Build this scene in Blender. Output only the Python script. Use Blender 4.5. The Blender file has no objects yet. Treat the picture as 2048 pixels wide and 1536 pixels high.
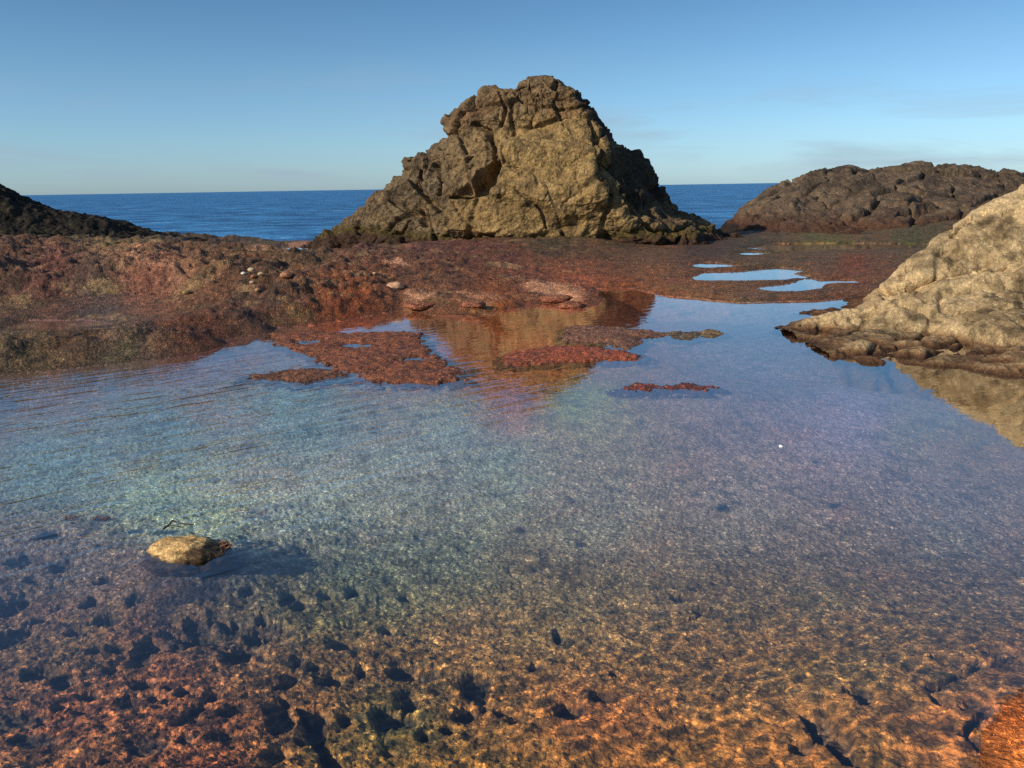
import bpy, math, random
import numpy as np
from mathutils import Matrix, Vector
random.seed(7)
RNG = np.random.default_rng(11)
SC = bpy.context.scene
COL = SC.collection

# ------------------------------------------------------------------ camera geometry
F = 1600.0; HC = 1.6
PITCH = math.radians(13.82); ROLL = math.radians(0.93)
Fv = np.array([0, math.cos(PITCH), -math.sin(PITCH)])
R0 = np.array([1.0, 0, 0]); U0 = np.array([0, math.sin(PITCH), math.cos(PITCH)])
Rv = math.cos(ROLL)*R0 - math.sin(ROLL)*U0
Uv = math.cos(ROLL)*U0 + math.sin(ROLL)*R0
CAM = np.array([0, 0, HC])

def ray(px, py):
    px = np.asarray(px, float); py = np.asarray(py, float)
    return Fv + ((px-1024)/F)[..., None]*Rv - ((py-768)/F)[..., None]*Uv
def G(px, py, z=0.0):                      # the place on the level z seen at a pixel of the photograph
    d = ray(px, py); t = (z-HC)/np.minimum(d[..., 2], -1e-4)
    return CAM + d*t[..., None]
def WY(px, py, Y):                         # the place at distance Y
    d = ray(px, py); t = Y/d[..., 1]
    return CAM + d*np.asarray(t)[..., None]
def PX(P):
    d = P-CAM; f = d@Fv
    return 1024+F*(d@Rv)/f, 768-F*(d@Uv)/f

# ------------------------------------------------------------------ noise
def _h(ix, iy, iz, seed):
    n = (ix.astype(np.uint32)*np.uint32(374761393) + iy.astype(np.uint32)*np.uint32(668265263)
         + iz.astype(np.uint32)*np.uint32(2246822519) + np.uint32((seed*3266489917) & 0xffffffff))
    n = (n ^ (n >> np.uint32(13)))*np.uint32(1274126177)
    n = (n ^ (n >> np.uint32(15)))*np.uint32(2654435761)
    return n ^ (n >> np.uint32(16))
def _g(h, x, y, z):
    a = (h & np.uint32(1023)).astype(np.float32)*(2*math.pi/1024)
    c = ((h >> np.uint32(10)) & np.uint32(1023)).astype(np.float32)*(2/1023)-1
    s = np.sqrt(np.maximum(0, 1-c*c))
    return np.cos(a)*s*x + np.sin(a)*s*y + c*z
def perlin(P, freq, seed=0):
    P = np.asarray(P, np.float64)*freq + seed*17.13 + 1000.0
    I = np.floor(P).astype(np.int64); f = (P-I).astype(np.float32)
    u = f*f*f*(f*(f*6-15)+10)
    x, y, z = f[..., 0], f[..., 1], f[..., 2]
    r = 0
    for dx in (0, 1):
        wx = u[..., 0] if dx else 1-u[..., 0]
        for dy in (0, 1):
            wy = u[..., 1] if dy else 1-u[..., 1]
            for dz in (0, 1):
                wz = u[..., 2] if dz else 1-u[..., 2]
                h = _h(I[..., 0]+dx, I[..., 1]+dy, I[..., 2]+dz, seed)
                r = r + wx*wy*wz*_g(h, x-dx, y-dy, z-dz)
    return r*1.5
def fbm(P, freq, oct=4, seed=0, gain=0.5, lac=2.1):
    a = 1.0; r = 0; n = 0
    for i in range(oct):
        r = r + a*perlin(P, freq, seed+i*7); n += a; a *= gain; freq *= lac
    return r/n
def ridged(P, freq, oct=4, seed=0, gain=0.5, lac=2.1):
    a = 1.0; r = 0; n = 0
    for i in range(oct):
        r = r + a*(1-2*np.abs(perlin(P, freq, seed+i*7))); n += a; a *= gain; freq *= lac
    return r/n
def billow(P, freq, oct=4, seed=0, gain=0.5, lac=2.1):
    return -ridged(P, freq, oct, seed, gain, lac)
def voronoi(P, freq, seed=0):
    """distance to the nearest cell border (F2-F1) and a random number per cell"""
    P = np.asarray(P, np.float64)*freq + 500.0
    I = np.floor(P).astype(np.int64); f = (P-I).astype(np.float32)
    d1 = np.full(f.shape[:-1], 9.0, np.float32); d2 = d1.copy(); cid = np.zeros(f.shape[:-1], np.float32)
    for dx in (-1, 0, 1):
        for dy in (-1, 0, 1):
            for dz in (-1, 0, 1):
                h = _h(I[..., 0]+dx, I[..., 1]+dy, I[..., 2]+dz, seed)
                a = (h & np.uint32(1023)).astype(np.float32)/1023
                b = ((h >> np.uint32(10)) & np.uint32(1023)).astype(np.float32)/1023
                c = ((h >> np.uint32(20)) & np.uint32(1023)).astype(np.float32)/1023
                d = np.sqrt((dx+a-f[..., 0])**2 + (dy+b-f[..., 1])**2 + (dz+c-f[..., 2])**2)
                near = d < d1
                d2 = np.where(near, d1, np.minimum(d2, d)); cid = np.where(near, (a*7.3+b*3.1+c) % 1, cid)
                d1 = np.where(near, d, d1)
    return d2-d1, cid, d1
def sstep(a, b, x):
    t = np.clip((x-a)/(b-a), 0, 1); return t*t*(3-2*t)
def mix(a, b, t):
    return a*(1-t)+b*t
def P3(X, Y, Z=None):
    return np.stack([X, Y, np.zeros_like(X) if Z is None else Z], -1)

def sdf(poly, X, Y):                       # signed distance to a closed polygon, positive inside
    poly = np.asarray(poly); n = len(poly)
    d = np.full(X.shape, 1e9); ins = np.zeros(X.shape, bool)
    for i in range(n):
        ax, ay = poly[i][:2]; bx, by = poly[(i+1) % n][:2]
        ex, ey = bx-ax, by-ay; L = ex*ex+ey*ey+1e-12
        t = np.clip(((X-ax)*ex+(Y-ay)*ey)/L, 0, 1)
        d = np.minimum(d, (X-ax-t*ex)**2+(Y-ay-t*ey)**2)
        c = ((ay > Y) != (by > Y)) & (X < (bx-ax)*(Y-ay)/((by-ay) if by != ay else 1e-12)+ax)
        ins ^= c
    d = np.sqrt(d)
    return np.where(ins, d, -d)
def segdist(pts, X, Y):
    d = np.full(X.shape, 1e9)
    for (ax, ay), (bx, by) in zip(pts[:-1], pts[1:]):
        ex, ey = bx-ax, by-ay; L = ex*ex+ey*ey+1e-12
        t = np.clip(((X-ax)*ex+(Y-ay)*ey)/L, 0, 1)
        d = np.minimum(d, (X-ax-t*ex)**2+(Y-ay-t*ey)**2)
    return np.sqrt(d)
def poly_g(pp, z=0.0):
    a = np.array(pp, float); return G(a[:, 0], a[:, 1], z)[:, :2]
class TPS:                                 # thin-plate surface through known heights
    def __init__(s, pts, smooth=1e-3):
        p = np.array(pts, float); s.c = p[:, :2]; n = len(p)
        s.mu = s.c.mean(0); s.sc = s.c.std(); c = (s.c-s.mu)/s.sc; s.c = c
        K = s.k(c, c)+np.eye(n)*smooth; Q = np.hstack([np.ones((n, 1)), c])
        A = np.block([[K, Q], [Q.T, np.zeros((3, 3))]])
        s.w = np.linalg.solve(A, np.hstack([p[:, 2], [0, 0, 0]])); s.n = n
    @staticmethod
    def k(a, b):
        d2 = ((a[:, None]-b[None])**2).sum(-1); return 0.5*d2*np.log(d2+1e-12)
    def __call__(s, X, Y):
        q = (np.stack([X.ravel(), Y.ravel()], -1)-s.mu)/s.sc
        out = np.concatenate([s.k(ch, s.c)@s.w[:s.n]+s.w[s.n]+ch@s.w[s.n+1:] for ch in np.array_split(q, max(1, len(q)//50000))])
        return out.reshape(X.shape)
def lin(c):
    c = np.asarray(c, float)/255.0
    return np.where(c <= 0.04045, c/12.92, ((c+0.055)/1.055)**2.4)
def idw(qx, qy, pts, cols, sx=1.0, sy=1.6, p=3.0):
    num = 0; den = 0
    for (x, y), c in zip(pts, cols):
        w = 1.0/(((qx-x)*sx)**2+((qy-y)*sy)**2+400.0)**(p/2)
        num = num+w[..., None]*c; den = den+w
    return num/den[..., None]

# ------------------------------------------------------------------ mesh helpers
def link(name, me, mat=None, parent=None):
    o = bpy.data.objects.new(name, me); COL.objects.link(o)
    if mat is not None: me.materials.append(mat)
    if parent is not None: o.parent = parent
    return o
def tag(o, label=None, cat=None, group=None, kind=None):
    if label: o['label'] = label
    if cat: o['category'] = cat
    if group: o['group'] = group
    if kind: o['kind'] = kind
    return o
def mesh_from(name, V, Fc, col=None, smooth=True):
    """V (n,3), Fc (m,4) or (m,3)"""
    me = bpy.data.meshes.new(name); V = np.asarray(V, np.float32); Fc = np.asarray(Fc, np.int32)
    k = Fc.shape[1]
    me.vertices.add(len(V)); me.vertices.foreach_set('co', V.ravel())
    me.loops.add(Fc.size); me.loops.foreach_set('vertex_index', Fc.ravel())
    me.polygons.add(len(Fc)); me.polygons.foreach_set('loop_start', np.arange(0, Fc.size, k, dtype=np.int32))
    me.polygons.foreach_set('loop_total', np.full(len(Fc), k, np.int32))
    me.update(calc_edges=True)
    me.polygons.foreach_set('use_smooth', np.full(len(Fc), smooth, bool))
    if col is not None:
        a = me.color_attributes.new('tint', 'FLOAT_COLOR', 'POINT')
        c = np.ones((len(V), 4), np.float32); c[:, :col.shape[1]] = np.clip(col, 0, 1); a.data.foreach_set('color', c.ravel())
    me.validate()
    return me
def grid_faces(H, W, wrap=False):
    i = np.arange(H*W).reshape(H, W)
    if wrap: i = np.concatenate([i, i[:, :1]], 1)
    return np.stack([i[:-1, :-1], i[:-1, 1:], i[1:, 1:], i[1:, :-1]], -1).reshape(-1, 4)
def compact(V, Fc, col):
    used = np.zeros(len(V), bool); used[Fc.ravel()] = True
    m = np.cumsum(used)-1
    return V[used], m[Fc], (None if col is None else col[used])
def normals_grid(V, wrap=False):
    if wrap:
        du = np.roll(V, -1, 1)-np.roll(V, 1, 1)
    else:
        du = np.gradient(V, axis=1)
    dv = np.gradient(V, axis=0)
    n = np.cross(du, dv); return n/(np.linalg.norm(n, axis=-1, keepdims=True)+1e-9)

# ------------------------------------------------------------------ materials
def new_mat(name):
    m = bpy.data.materials.new(name); m.use_nodes = True
    nt = m.node_tree; nt.nodes.clear(); return m, nt
def nd(nt, t, **k):
    n = nt.nodes.new(t)
    for a, b in k.items():
        if a.startswith('_'): n.inputs[a[1:].replace('_', ' ')].default_value = b
        else: setattr(n, a, b)
    return n
def L(nt, a, b): nt.links.new(a, b)
def math_n(nt, op, a, b=None, c=None):
    n = nd(nt, 'ShaderNodeMath', operation=op)
    for i, v in enumerate((a, b, c)):
        if v is None: continue
        if isinstance(v, (int, float)): n.inputs[i].default_value = v
        else: L(nt, v, n.inputs[i])
    return n.outputs[0]
def noise_n(nt, vec, scale, detail=4, rough=0.6, dist=0.0):
    n = nd(nt, 'ShaderNodeTexNoise'); n.inputs['Scale'].default_value = scale
    n.inputs['Detail'].default_value = detail; n.inputs['Roughness'].default_value = rough
    n.inputs['Distortion'].default_value = dist; L(nt, vec, n.inputs['Vector']); return n.outputs['Fac']
def ramp_n(nt, fac, stops):
    n = nd(nt, 'ShaderNodeValToRGB'); e = n.color_ramp.elements
    while len(e) < len(stops): e.new(0.5)
    for el, (p, c) in zip(e, stops):
        el.position = p; el.color = (c, c, c, 1) if isinstance(c, (int, float)) else (*c, 1)
    L(nt, fac, n.inputs['Fac']); return n.outputs['Color']
def mixc(nt, fac, a, b, mode='MIX'):
    n = nd(nt, 'ShaderNodeMix', data_type='RGBA', blend_type=mode)
    for s, v in ((n.inputs[0], fac), (n.inputs[6], a), (n.inputs[7], b)):
        if isinstance(v, (int, float)): s.default_value = v
        elif isinstance(v, tuple): s.default_value = (*v, 1)
        else: L(nt, v, s)
    return n.outputs[2]

def tint_mat(name, fine=60.0, bump=0.012, contrast=1.0, rough=0.85, spec=0.25, speck=0.5, speckcol=(0.75, 0.62, 0.42), grit=0.5):
    """rock or turf: the vertex colour of the thing, broken up by fine grain"""
    m, nt = new_mat(name)
    geo = nd(nt, 'ShaderNodeNewGeometry'); pos = geo.outputs['Position']
    vcn = nd(nt, 'ShaderNodeVertexColor', layer_name='tint'); att = vcn.outputs['Color']
    a = noise_n(nt, pos, fine*0.22, 5, 0.7, 0.6); b = noise_n(nt, pos, fine, 4, 0.7)
    v = nd(nt, 'ShaderNodeTexVoronoi'); v.inputs['Scale'].default_value = fine*0.6; L(nt, pos, v.inputs['Vector'])
    g1 = ramp_n(nt, a, [(0.3, 1-0.6*contrast), (0.5, 1.0), (0.72, 1+0.6*contrast)])
    g2 = ramp_n(nt, b, [(0.3, 1-0.55*contrast), (0.52, 1.0), (0.75, 1+0.7*contrast)])
    c = mixc(nt, 1.0, g1, g2, 'MULTIPLY')
    g3 = ramp_n(nt, noise_n(nt, pos, fine*3.1, 3, 0.7), [(0.35, 1-0.5*contrast), (0.5, 1.0), (0.68, 1+0.9*contrast)]); c = mixc(nt, 1.0, c, g3, 'MULTIPLY')
    vc = nd(nt, 'ShaderNodeTexVoronoi'); vc.inputs['Scale'].default_value = fine*1.3; L(nt, pos, vc.inputs['Vector'])
    vs_ = nd(nt, 'ShaderNodeSeparateColor'); L(nt, vc.outputs['Color'], vs_.inputs[0])
    g4 = ramp_n(nt, vs_.outputs[0], [(0.0, 1-0.5*grit), (0.5, 1.0), (0.85, 1.0), (0.93, 1+1.5*grit)]); c = mixc(nt, 1.0, c, g4, 'MULTIPLY'); c = mixc(nt, 1.0, att, mixc(nt, vcn.outputs['Alpha'], (1.0, 1.0, 1.0), c), 'MULTIPLY')
    sp = ramp_n(nt, noise_n(nt, pos, fine*1.7, 2, 0.6), [(0.64, 0.0), (0.74, speck)])
    c = mixc(nt, sp, c, mixc(nt, 0.5, att, speckcol))
    bs = nd(nt, 'ShaderNodeBsdfPrincipled'); L(nt, c, bs.inputs['Base Color'])
    bs.inputs['Roughness'].default_value = rough; bs.inputs['Specular IOR Level'].default_value = spec
    h = math_n(nt, 'ADD', math_n(nt, 'MULTIPLY', a, 1.6), math_n(nt, 'ADD', math_n(nt, 'MULTIPLY', b, 0.6), math_n(nt, 'MULTIPLY', v.outputs['Distance'], 0.5)))
    bp = nd(nt, 'ShaderNodeBump'); bp.inputs['Strength'].default_value = 1.0; bp.inputs['Distance'].default_value = bump
    L(nt, h, bp.inputs['Height']); L(nt, bp.outputs[0], bs.inputs['Normal'])
    out = nd(nt, 'ShaderNodeOutputMaterial'); L(nt, bs.outputs[0], out.inputs[0])
    return m

M_REEF = tint_mat('reef_turf', 70, 0.016, 0.85, 0.8, 0.3, 0.3, grit=0.8)
M_ISLET = tint_mat('wet_algae_turf', 90, 0.012, 1.0, 0.6, 0.4, 0.3)
M_STACK = tint_mat('basalt', 22, 0.035, 0.7, 0.85, 0.2, 0.35, (0.5, 0.42, 0.25), grit=0.15)
M_HEAD = tint_mat('brown_basalt', 22, 0.035, 0.7, 0.85, 0.2, 0.25, (0.4, 0.3, 0.2), grit=0.15)
M_TAN = tint_mat('tan_rock', 45, 0.012, 0.6, 0.85, 0.2, 0.5, (0.62, 0.52, 0.34), grit=0.2)
M_PALE = tint_mat('pale_stone', 120, 0.004, 0.5, 0.7, 0.3, 0.4, (0.9, 0.8, 0.6))

# ------------------------------------------------------------------ reef (one sheet: land, pool floor, sea bed)
MAIN = [(0,751),(60,744),(101,741),(165,735),(234,728),(330,716),(426,704),(440,697),(469,691),(462,684),(453,680),(488,673),(547,668),
        (553,657),(624,652),(700,640),(809,621),(870,632),(960,633),(1035,618),(1060,610),(1120,604),(1140,618),(1200,613),(1207,600),(1192,578),
        (1260,577),(1320,591),(1400,598),(1480,606),(1560,603),(1640,601),(1740,594),(1900,592),(2300,600),(2700,640),(2900,800),(2600,1300),(2300,1380),
        (2110,1368),(2050,1385),(2015,1400),(1985,1450),(1968,1510),(1990,1700),(2600,2600),(-400,2600),(-900,1400),(-700,880),(-300,800)]
PUD = [[(1400,556),(1430,545),(1500,543),(1555,537),(1592,540),(1568,548),(1608,553),(1560,560),(1470,562),(1420,561)],
       [(1536,576),(1600,569),(1615,560),(1645,566),(1610,578),(1570,583)],
       [(1655,567),(1680,561),(1705,567)],
       [(1478,508),(1500,505),(1530,508),(1505,511)],
       [(556,498),(615,486),(684,489),(680,502),(600,505)],
       [(628,506),(650,502),(668,505)],
       [(1388,531),(1420,527),(1455,533),(1420,537)],
       [(1500,497),(1560,489),(1700,488),(1850,489),(1845,497),(1700,500),(1560,503)],
       [(40,655),(70,645),(150,643),(195,652),(120,659)]]
main_w = poly_g(MAIN); pud_w = [poly_g(p) for p in PUD]

ISLETS = [[(542,668),(619,664),(706,667),(809,664),(836,668),(846,688),(862,711),(884,724),(897,734),(934,740),(905,748),(924,760),(870,768),(809,766),(737,763),(724,752),(758,745),(700,744),(670,740),(652,730),(629,714),(588,698),(553,688)],
          [(491,754),(542,747),(583,739),(629,738),(670,742),(696,751),(655,757),(614,765),(573,762),(530,758)],
          [(1009,718),(1029,705),(1086,696),(1117,693),(1168,692),(1209,698),(1250,705),(1284,711),(1262,721),(1219,720),(1168,723),(1091,727),(1040,731),(1010,730)],
          [(1137,654),(1188,652),(1250,657),(1301,663),(1334,669),(1322,673),(1275,675),(1283,681),(1268,690),(1262,699),(1240,697),(1219,688),(1168,684),(1132,686),(1128,674)],
          [(1330,668),(1350,663),(1375,666),(1395,664),(1396,672),(1384,680),(1350,677)],
          [(1392,667),(1419,659),(1440,663),(1449,669),(1424,675),(1404,673)],
          [(1243,779),(1270,768),(1296,768),(1311,773),(1352,770),(1373,765),(1400,771),(1431,776),(1399,780),(1347,779),(1318,777),(1281,781)]]
# columns by bearing, rows by distance, so near and far ground are meshed alike
W = 1180; rows_py = []
cx = np.linspace(-420, 2470, W)
t_rows = np.concatenate([np.linspace(2300, 1560, 60)[:-1], np.arange(1560, 800, -2.2), np.arange(800, 620, -1.5), np.arange(620, 478, -0.85)])
Dr = HC/np.tan(PITCH+np.arctan((t_rows-768)/F))
Dr = np.concatenate([Dr, np.linspace(Dr[-1], 60, 60)[1:]])
ang = np.arctan((cx-1024)/F)
X = Dr[:, None]*np.tan(ang)[None]/math.cos(PITCH); Y = Dr[:, None]+0*X
H = len(Dr)
# px coordinates of each ground point at z=0 (to look up where the photo's patches lie)
gp = P3(X, Y); QX, QY = PX(gp)
P2 = P3(X, Y)
warp = 0.10*fbm(P2, 1.3, 3, 3)+0.05*fbm(P2, 6, 3, 4)
wscale = np.clip(Y/9, 0.25, 1.3)
s_main = sdf(main_w, X, Y)
s = s_main.copy()
pd = np.full(X.shape, -99.0)
for p in pud_w: pd = np.maximum(pd, sdf(p, X, Y))
s = np.maximum(s, pd+0.16)
s = s+warp*np.maximum(wscale, 0.5)+0.22*fbm(P2*np.array([1, .8, 1]), 1.9, 5, 5, 0.6)*sstep(11, 14, Y)                          # >0 water, <0 land
land = -s
# land height in the large
LP = [(0,478,.50,20),(200,480,.50,20),(400,480,.42,21),(560,478,.22,23),(0,600,.42,0),(200,600,.45,0),(350,560,.5,0),(500,560,.5,0),(0,700,.16,0),
      (200,690,.16,0),(400,660,.16,0),(600,600,.30,0),(700,560,.35,0),(850,560,.30,0),(1000,560,.22,0),(1000,500,.30,0),(700,500,.25,0),(1200,520,.18,0),(1200,480,.30,0),
      (1330,560,.08,0),(1450,580,.06,0),(1500,520,.06,0),(1650,540,.06,0),(1650,585,.05,0),(1750,520,.10,0),(1750,570,.08,0),(-300,650,.45,0),(-300,560,.6,0),
      (2100,560,.2,0),(2400,540,.3,0),(900,600,.14,0),(1150,580,.14,0),(1400,500,.1,0),(620,510,.08,0)]
pts = []
for a, b, z, D in LP:
    p = WY(np.array(a), np.array(b), D) if D else G(np.array(a), np.array(b), z)
    pts.append((p[0], p[1], z))
hl = np.clip(TPS(pts, 0.05)(X, np.minimum(Y, 24)), 0.04, 0.8)
lumps = 0.5+0.5*fbm(P2, 0.9, 3, 21); small = fbm(P2, 4.0, 5, 22, 0.6); rid = ridged(P2, 2.2, 4, 23, 0.55)
rise = 1-np.exp(-np.maximum(land, 0)/(0.75+1.8*hl))
hland = rise*hl*(0.55+0.9*lumps)+sstep(0, 0.5, land)*(0.03+0.10*hl)*rid*0.8+sstep(0, 0.25, land)*0.05*small*(0.5+hl*2)
LM = sstep(1150, 600, QX)*sstep(0.05, 0.7, land); FM = sstep(1150, 1330, QX)
hland += LM*(0.15*ridged(P2, 0.8, 3, 24)+0.07*billow(P2, 2.0, 3, 25)+0.025*ridged(P2, 4.5, 3, 26))
hland = mix(hland, 0.014+0.035*sstep(0, 0.4, land)*(1+0.6*small), 0.85*FM*sstep(1900, 1700, QX))
hland = mix(hland, 0.012+0.02*sstep(0, 0.5, land), 0.9*sstep(-2.6, -0.4, pd))
hland = mix(hland, 0.015+0.01*small, 0.95*sstep(545, 590, QX)*sstep(720, 670, QX)*sstep(560, 525, QY))
hland = np.maximum(hland, 0.0)+0.03*sstep(0, 0.22, land)
# pool floor
FL = [(0,900,.35),(300,850,.45),(600,850,.5),(400,950,.45),(900,830,.4),(650,940,.4),(200,1100,.2),(380,1180,.25),(100,1300,.12),(300,1400,.10),(150,1500,.06),(450,1510,.04),
      (600,1300,.14),(800,1300,.25),(1000,1450,.20),(700,1480,.18),(1300,1400,.15),(1500,1200,.2),(1300,1000,.3),(1100,900,.38),(1600,900,.35),(1900,1000,.35),(1900,1200,.22),
      (1800,1350,.12),(1700,1500,.15),(1900,1460,.08),(1000,1150,.25),(1400,800,.3),(1500,680,.3),(1900,850,.4),(1000,640,.12),(1000,700,.15),(700,650,.08),(800,740,.12),(650,720,.12),
      (1300,640,.25),(600,655,.08),(300,760,.25),(500,720,.14),(1200,690,.07),(540,765,.12),(800,790,.12),(1000,765,.09),(1150,720,.08),(1300,690,.10),(1350,778,.07),(1250,660,.08),(1400,680,.12),(380,1098,.10),(300,1050,.12),(480,1090,.14),(190,1036,.06)]
ptsf = []
for a, b, z in FL:
    p = G(np.array(a), np.array(b), -z); ptsf.append((p[0], p[1], z))
dep = np.clip(TPS(ptsf, 0.02)(np.clip(X, -9, 9), np.clip(Y, 1.2, 13)), 0.03, 0.6)
sp = np.minimum(sstep(0, 1, s/0.9), 1)
hw = -(0.02*sstep(0, 0.15, s)+dep*(0.12*sstep(0, 0.2, s)+0.88*sp))
hw += sstep(0.02, 0.3, s)*(0.02*fbm(P2, 3.0, 4, 31, 0.6)+0.010*ridged(P2, 9, 3, 32))
Z = np.where(s > 0, hw, hland)
# dark pits eroded in the floor (from the photograph: centre, half sizes)
PIT4 = [(60,610,60,40),(110,300,55,25),(205,205,40,25),(125,380,35,12),(40,490,60,50),(555,470,30,25),(435,540,55,20),(800,550,110,50),(960,640,60,45),(1075,545,80,28),(1370,570,60,22),(1250,690,20,15),
(1325,735,55,28),(1435,680,28,25),(1145,765,35,35),(1120,890,40,30),(1125,950,38,50),(700,380,60,40),(890,380,80,50),(850,450,70,40),(345,860,40,22),(255,810,45,35),(155,780,70,30),(510,900,42,32),(620,880,25,18),
(750,960,45,28),(800,905,30,20),(925,905,40,25),(845,855,30,18),(240,920,30,18),(80,1000,100,45),(160,1080,70,30),(590,1110,90,50),(900,1030,50,25),(740,1065,30,22),(1110,1100,50,40),(1270,900,50,30),(1375,900,30,35),
(1560,870,90,50),(1640,870,60,35),(1620,800,50,40),(1600,660,60,40),(1700,660,50,30),(1900,730,55,70),(1860,840,50,40),(2010,840,30,15),(1785,915,28,18),(1690,950,25,30),(1210,1030,30,18),(570,800,40,25),(570,700,40,18),
(370,665,25,15),(600,620,50,20),(470,650,40,18),(1150,420,25,25),(1190,440,30,20),(990,430,30,15),(1410,360,30,20),(1300,380,30,15),(1540,500,30,12),(680,820,25,14),(440,740,28,14),(300,590,30,12),(165,540,25,12),(350,480,40,16),(420,390,35,14),(60,880,35,14),(330,940,30,14),(700,640,30,12),(1030,620,26,12)]
PIT5 = [(220,835,50,35),(360,790,45,22),(100,650,40,20),(415,690,18,15),(180,510,20,30),(10,870,35,20),(1230,1010,60,60),(1160,1090,40,35),(1400,910,50,45),(1300,1080,50,50),(1770,710,35,15),(1690,760,30,18),
(1930,745,80,35),(1900,810,80,25),(1690,960,15,25),(760,440,30,12),(1270,575,15,8),(1860,1020,50,26),(840,40,25,15),(270,150,25,12),(1300,30,40,10),(30,100,30,12),(700,380,50,16),(1830,990,30,20)]
pit = np.zeros_like(Z)
pn = 0.6*perlin(P2, 6, 41)+0.6*perlin(P2, 15, 42)+0.3*perlin(P2, 38, 43)+0.2*perlin(P2, 75, 44)
def dig(cxp, cyp, rx, ry, zl, amt=1.0):
    global pit
    c = G(np.array(cxp), np.array(cyp), zl)[:2]; e = G(np.array(cxp+rx), np.array(cyp), zl)[:2]
    u = G(np.array(cxp), np.array(cyp-ry), zl)[:2]; v = G(np.array(cxp), np.array(cyp+ry), zl)[:2]
    rX = abs(e[0]-c[0]); rY = abs(u[1]-v[1])/2
    q = np.sqrt(((X-c[0])/rX)**2+((Y-(u[1]+v[1])/2)/rY)**2)
    pit = np.maximum(pit, amt*sstep(1.4, 0.45, q+pn*0.75)*(0.75+0.25*perlin(P2, 30, 46)+0.2*perlin(P2, 3, 47)))
for a, b, c, d in PIT4: dig(a/2, 960+b/2, c/2, d/2, -0.12)
for a, b, c, d in PIT5: dig(1024+a/2, 960+b/2, c/2, d/2, -0.12)
def crack(pp, w, zl=-0.12, amt=1.0):
    global pit
    q = segdist([tuple(p) for p in poly_g(pp, zl)], X, Y)/w+pn*0.9
    pit = np.maximum(pit, amt*sstep(1.3, 0.5, q))
crack([(620,1422),(640,1475),(665,1520),(690,1560)], 0.028)
crack([(620,1425),(600,1400),(560,1380)], 0.012)
crack([(1612,1440),(1640,1490),(1680,1530),(1700,1560)], 0.02)
crack([(1860,1415),(1900,1395),(1960,1370),(2010,1350)], 0.018)
crack([(1960,1530),(1925,1490),(1950,1465),(1980,1440)], 0.014, -0.05)
crack([(1320,1210),(1380,1200),(1410,1188)], 0.010)
# scattered small holes, mostly at the lower left
vb, vid, vd = voronoi(P2*np.array([1, 0.8, 1]), 5.2, 51)
left = sstep(1100, 300, QX)*sstep(1010, 1130, QY)*(s_main > 0.05)
pit = np.maximum(pit, 0.8*sstep(0.34, 0.16, vd+pn*0.14)*(vid < 0.22)*np.clip(left*1.2, 0, 1))
vb2, vid2, vd2 = voronoi(P2, 9, 52)
pit = np.maximum(pit, 0.9*sstep(0.26, 0.16, vd2+pn*0.14)*(vid2 < 0.16)*np.clip(left+0.12*(s_main > 0.1), 0, 1)*(vid2 < 0.05+0.12*left))
# soft dark ground behind the tan stone
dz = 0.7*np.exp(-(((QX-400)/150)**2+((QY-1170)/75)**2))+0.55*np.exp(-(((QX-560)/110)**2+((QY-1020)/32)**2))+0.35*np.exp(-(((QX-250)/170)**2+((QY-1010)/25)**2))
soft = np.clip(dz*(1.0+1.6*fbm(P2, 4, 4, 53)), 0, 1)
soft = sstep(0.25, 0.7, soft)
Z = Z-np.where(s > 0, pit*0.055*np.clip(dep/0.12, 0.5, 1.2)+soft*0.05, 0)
ctr_s = G(np.array(385), np.array(1100), 0.0); q_ = np.hypot((X-ctr_s[0])/0.42, (Y-ctr_s[1])/0.42)
Z = np.where(s > 0, mix(Z, -0.055+0.3*(Z-Z.mean())*0, np.exp(-q_**2*1.4)), Z)
for pp in ISLETS:
    sdi = sdf(poly_g(pp), X, Y)
    Z = np.where(s > 0, np.maximum(Z, -0.025+0.11*np.minimum(sdi, 0)-0.0*sdi), Z)
# turf grain in the near floor
grain = 0.5+0.5*fbm(P2, 26, 3, 54, 0.7)
Z = Z+np.where(s > 0, (grain-0.5)*0.03*sstep(9, 4, Y)*(1-pit*0.4), sstep(0, .7, land)*(grain-0.5)*0.03*sstep(26, 10, Y))
# a mossy swelling at the bottom edge, nearly awash
sw = np.exp(-(((QX-440)/150)**2+((QY-1545)/45)**2)); Z = np.where(s > 0, np.minimum(Z+0.06*sw, 0.01), Z)
# seaward lip and drop
lip = np.interp(np.arctan2(X, Y), [-.7, -.45, -.29, -.15, 0.1, .22, .35, .7], [22.5, 22.5, 25.3, 25.3, 27, 25.5, 28, 29])+0.8*fbm(P2, .5, 3, 61)
Z = np.where(Y > lip-1.2, np.maximum(Z, 0.06+0.10*rid*0.5), Z)
Z = Z-sstep(0.0, 5, Y-lip)*6-np.maximum(0, Y-lip)*0.12
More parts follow.
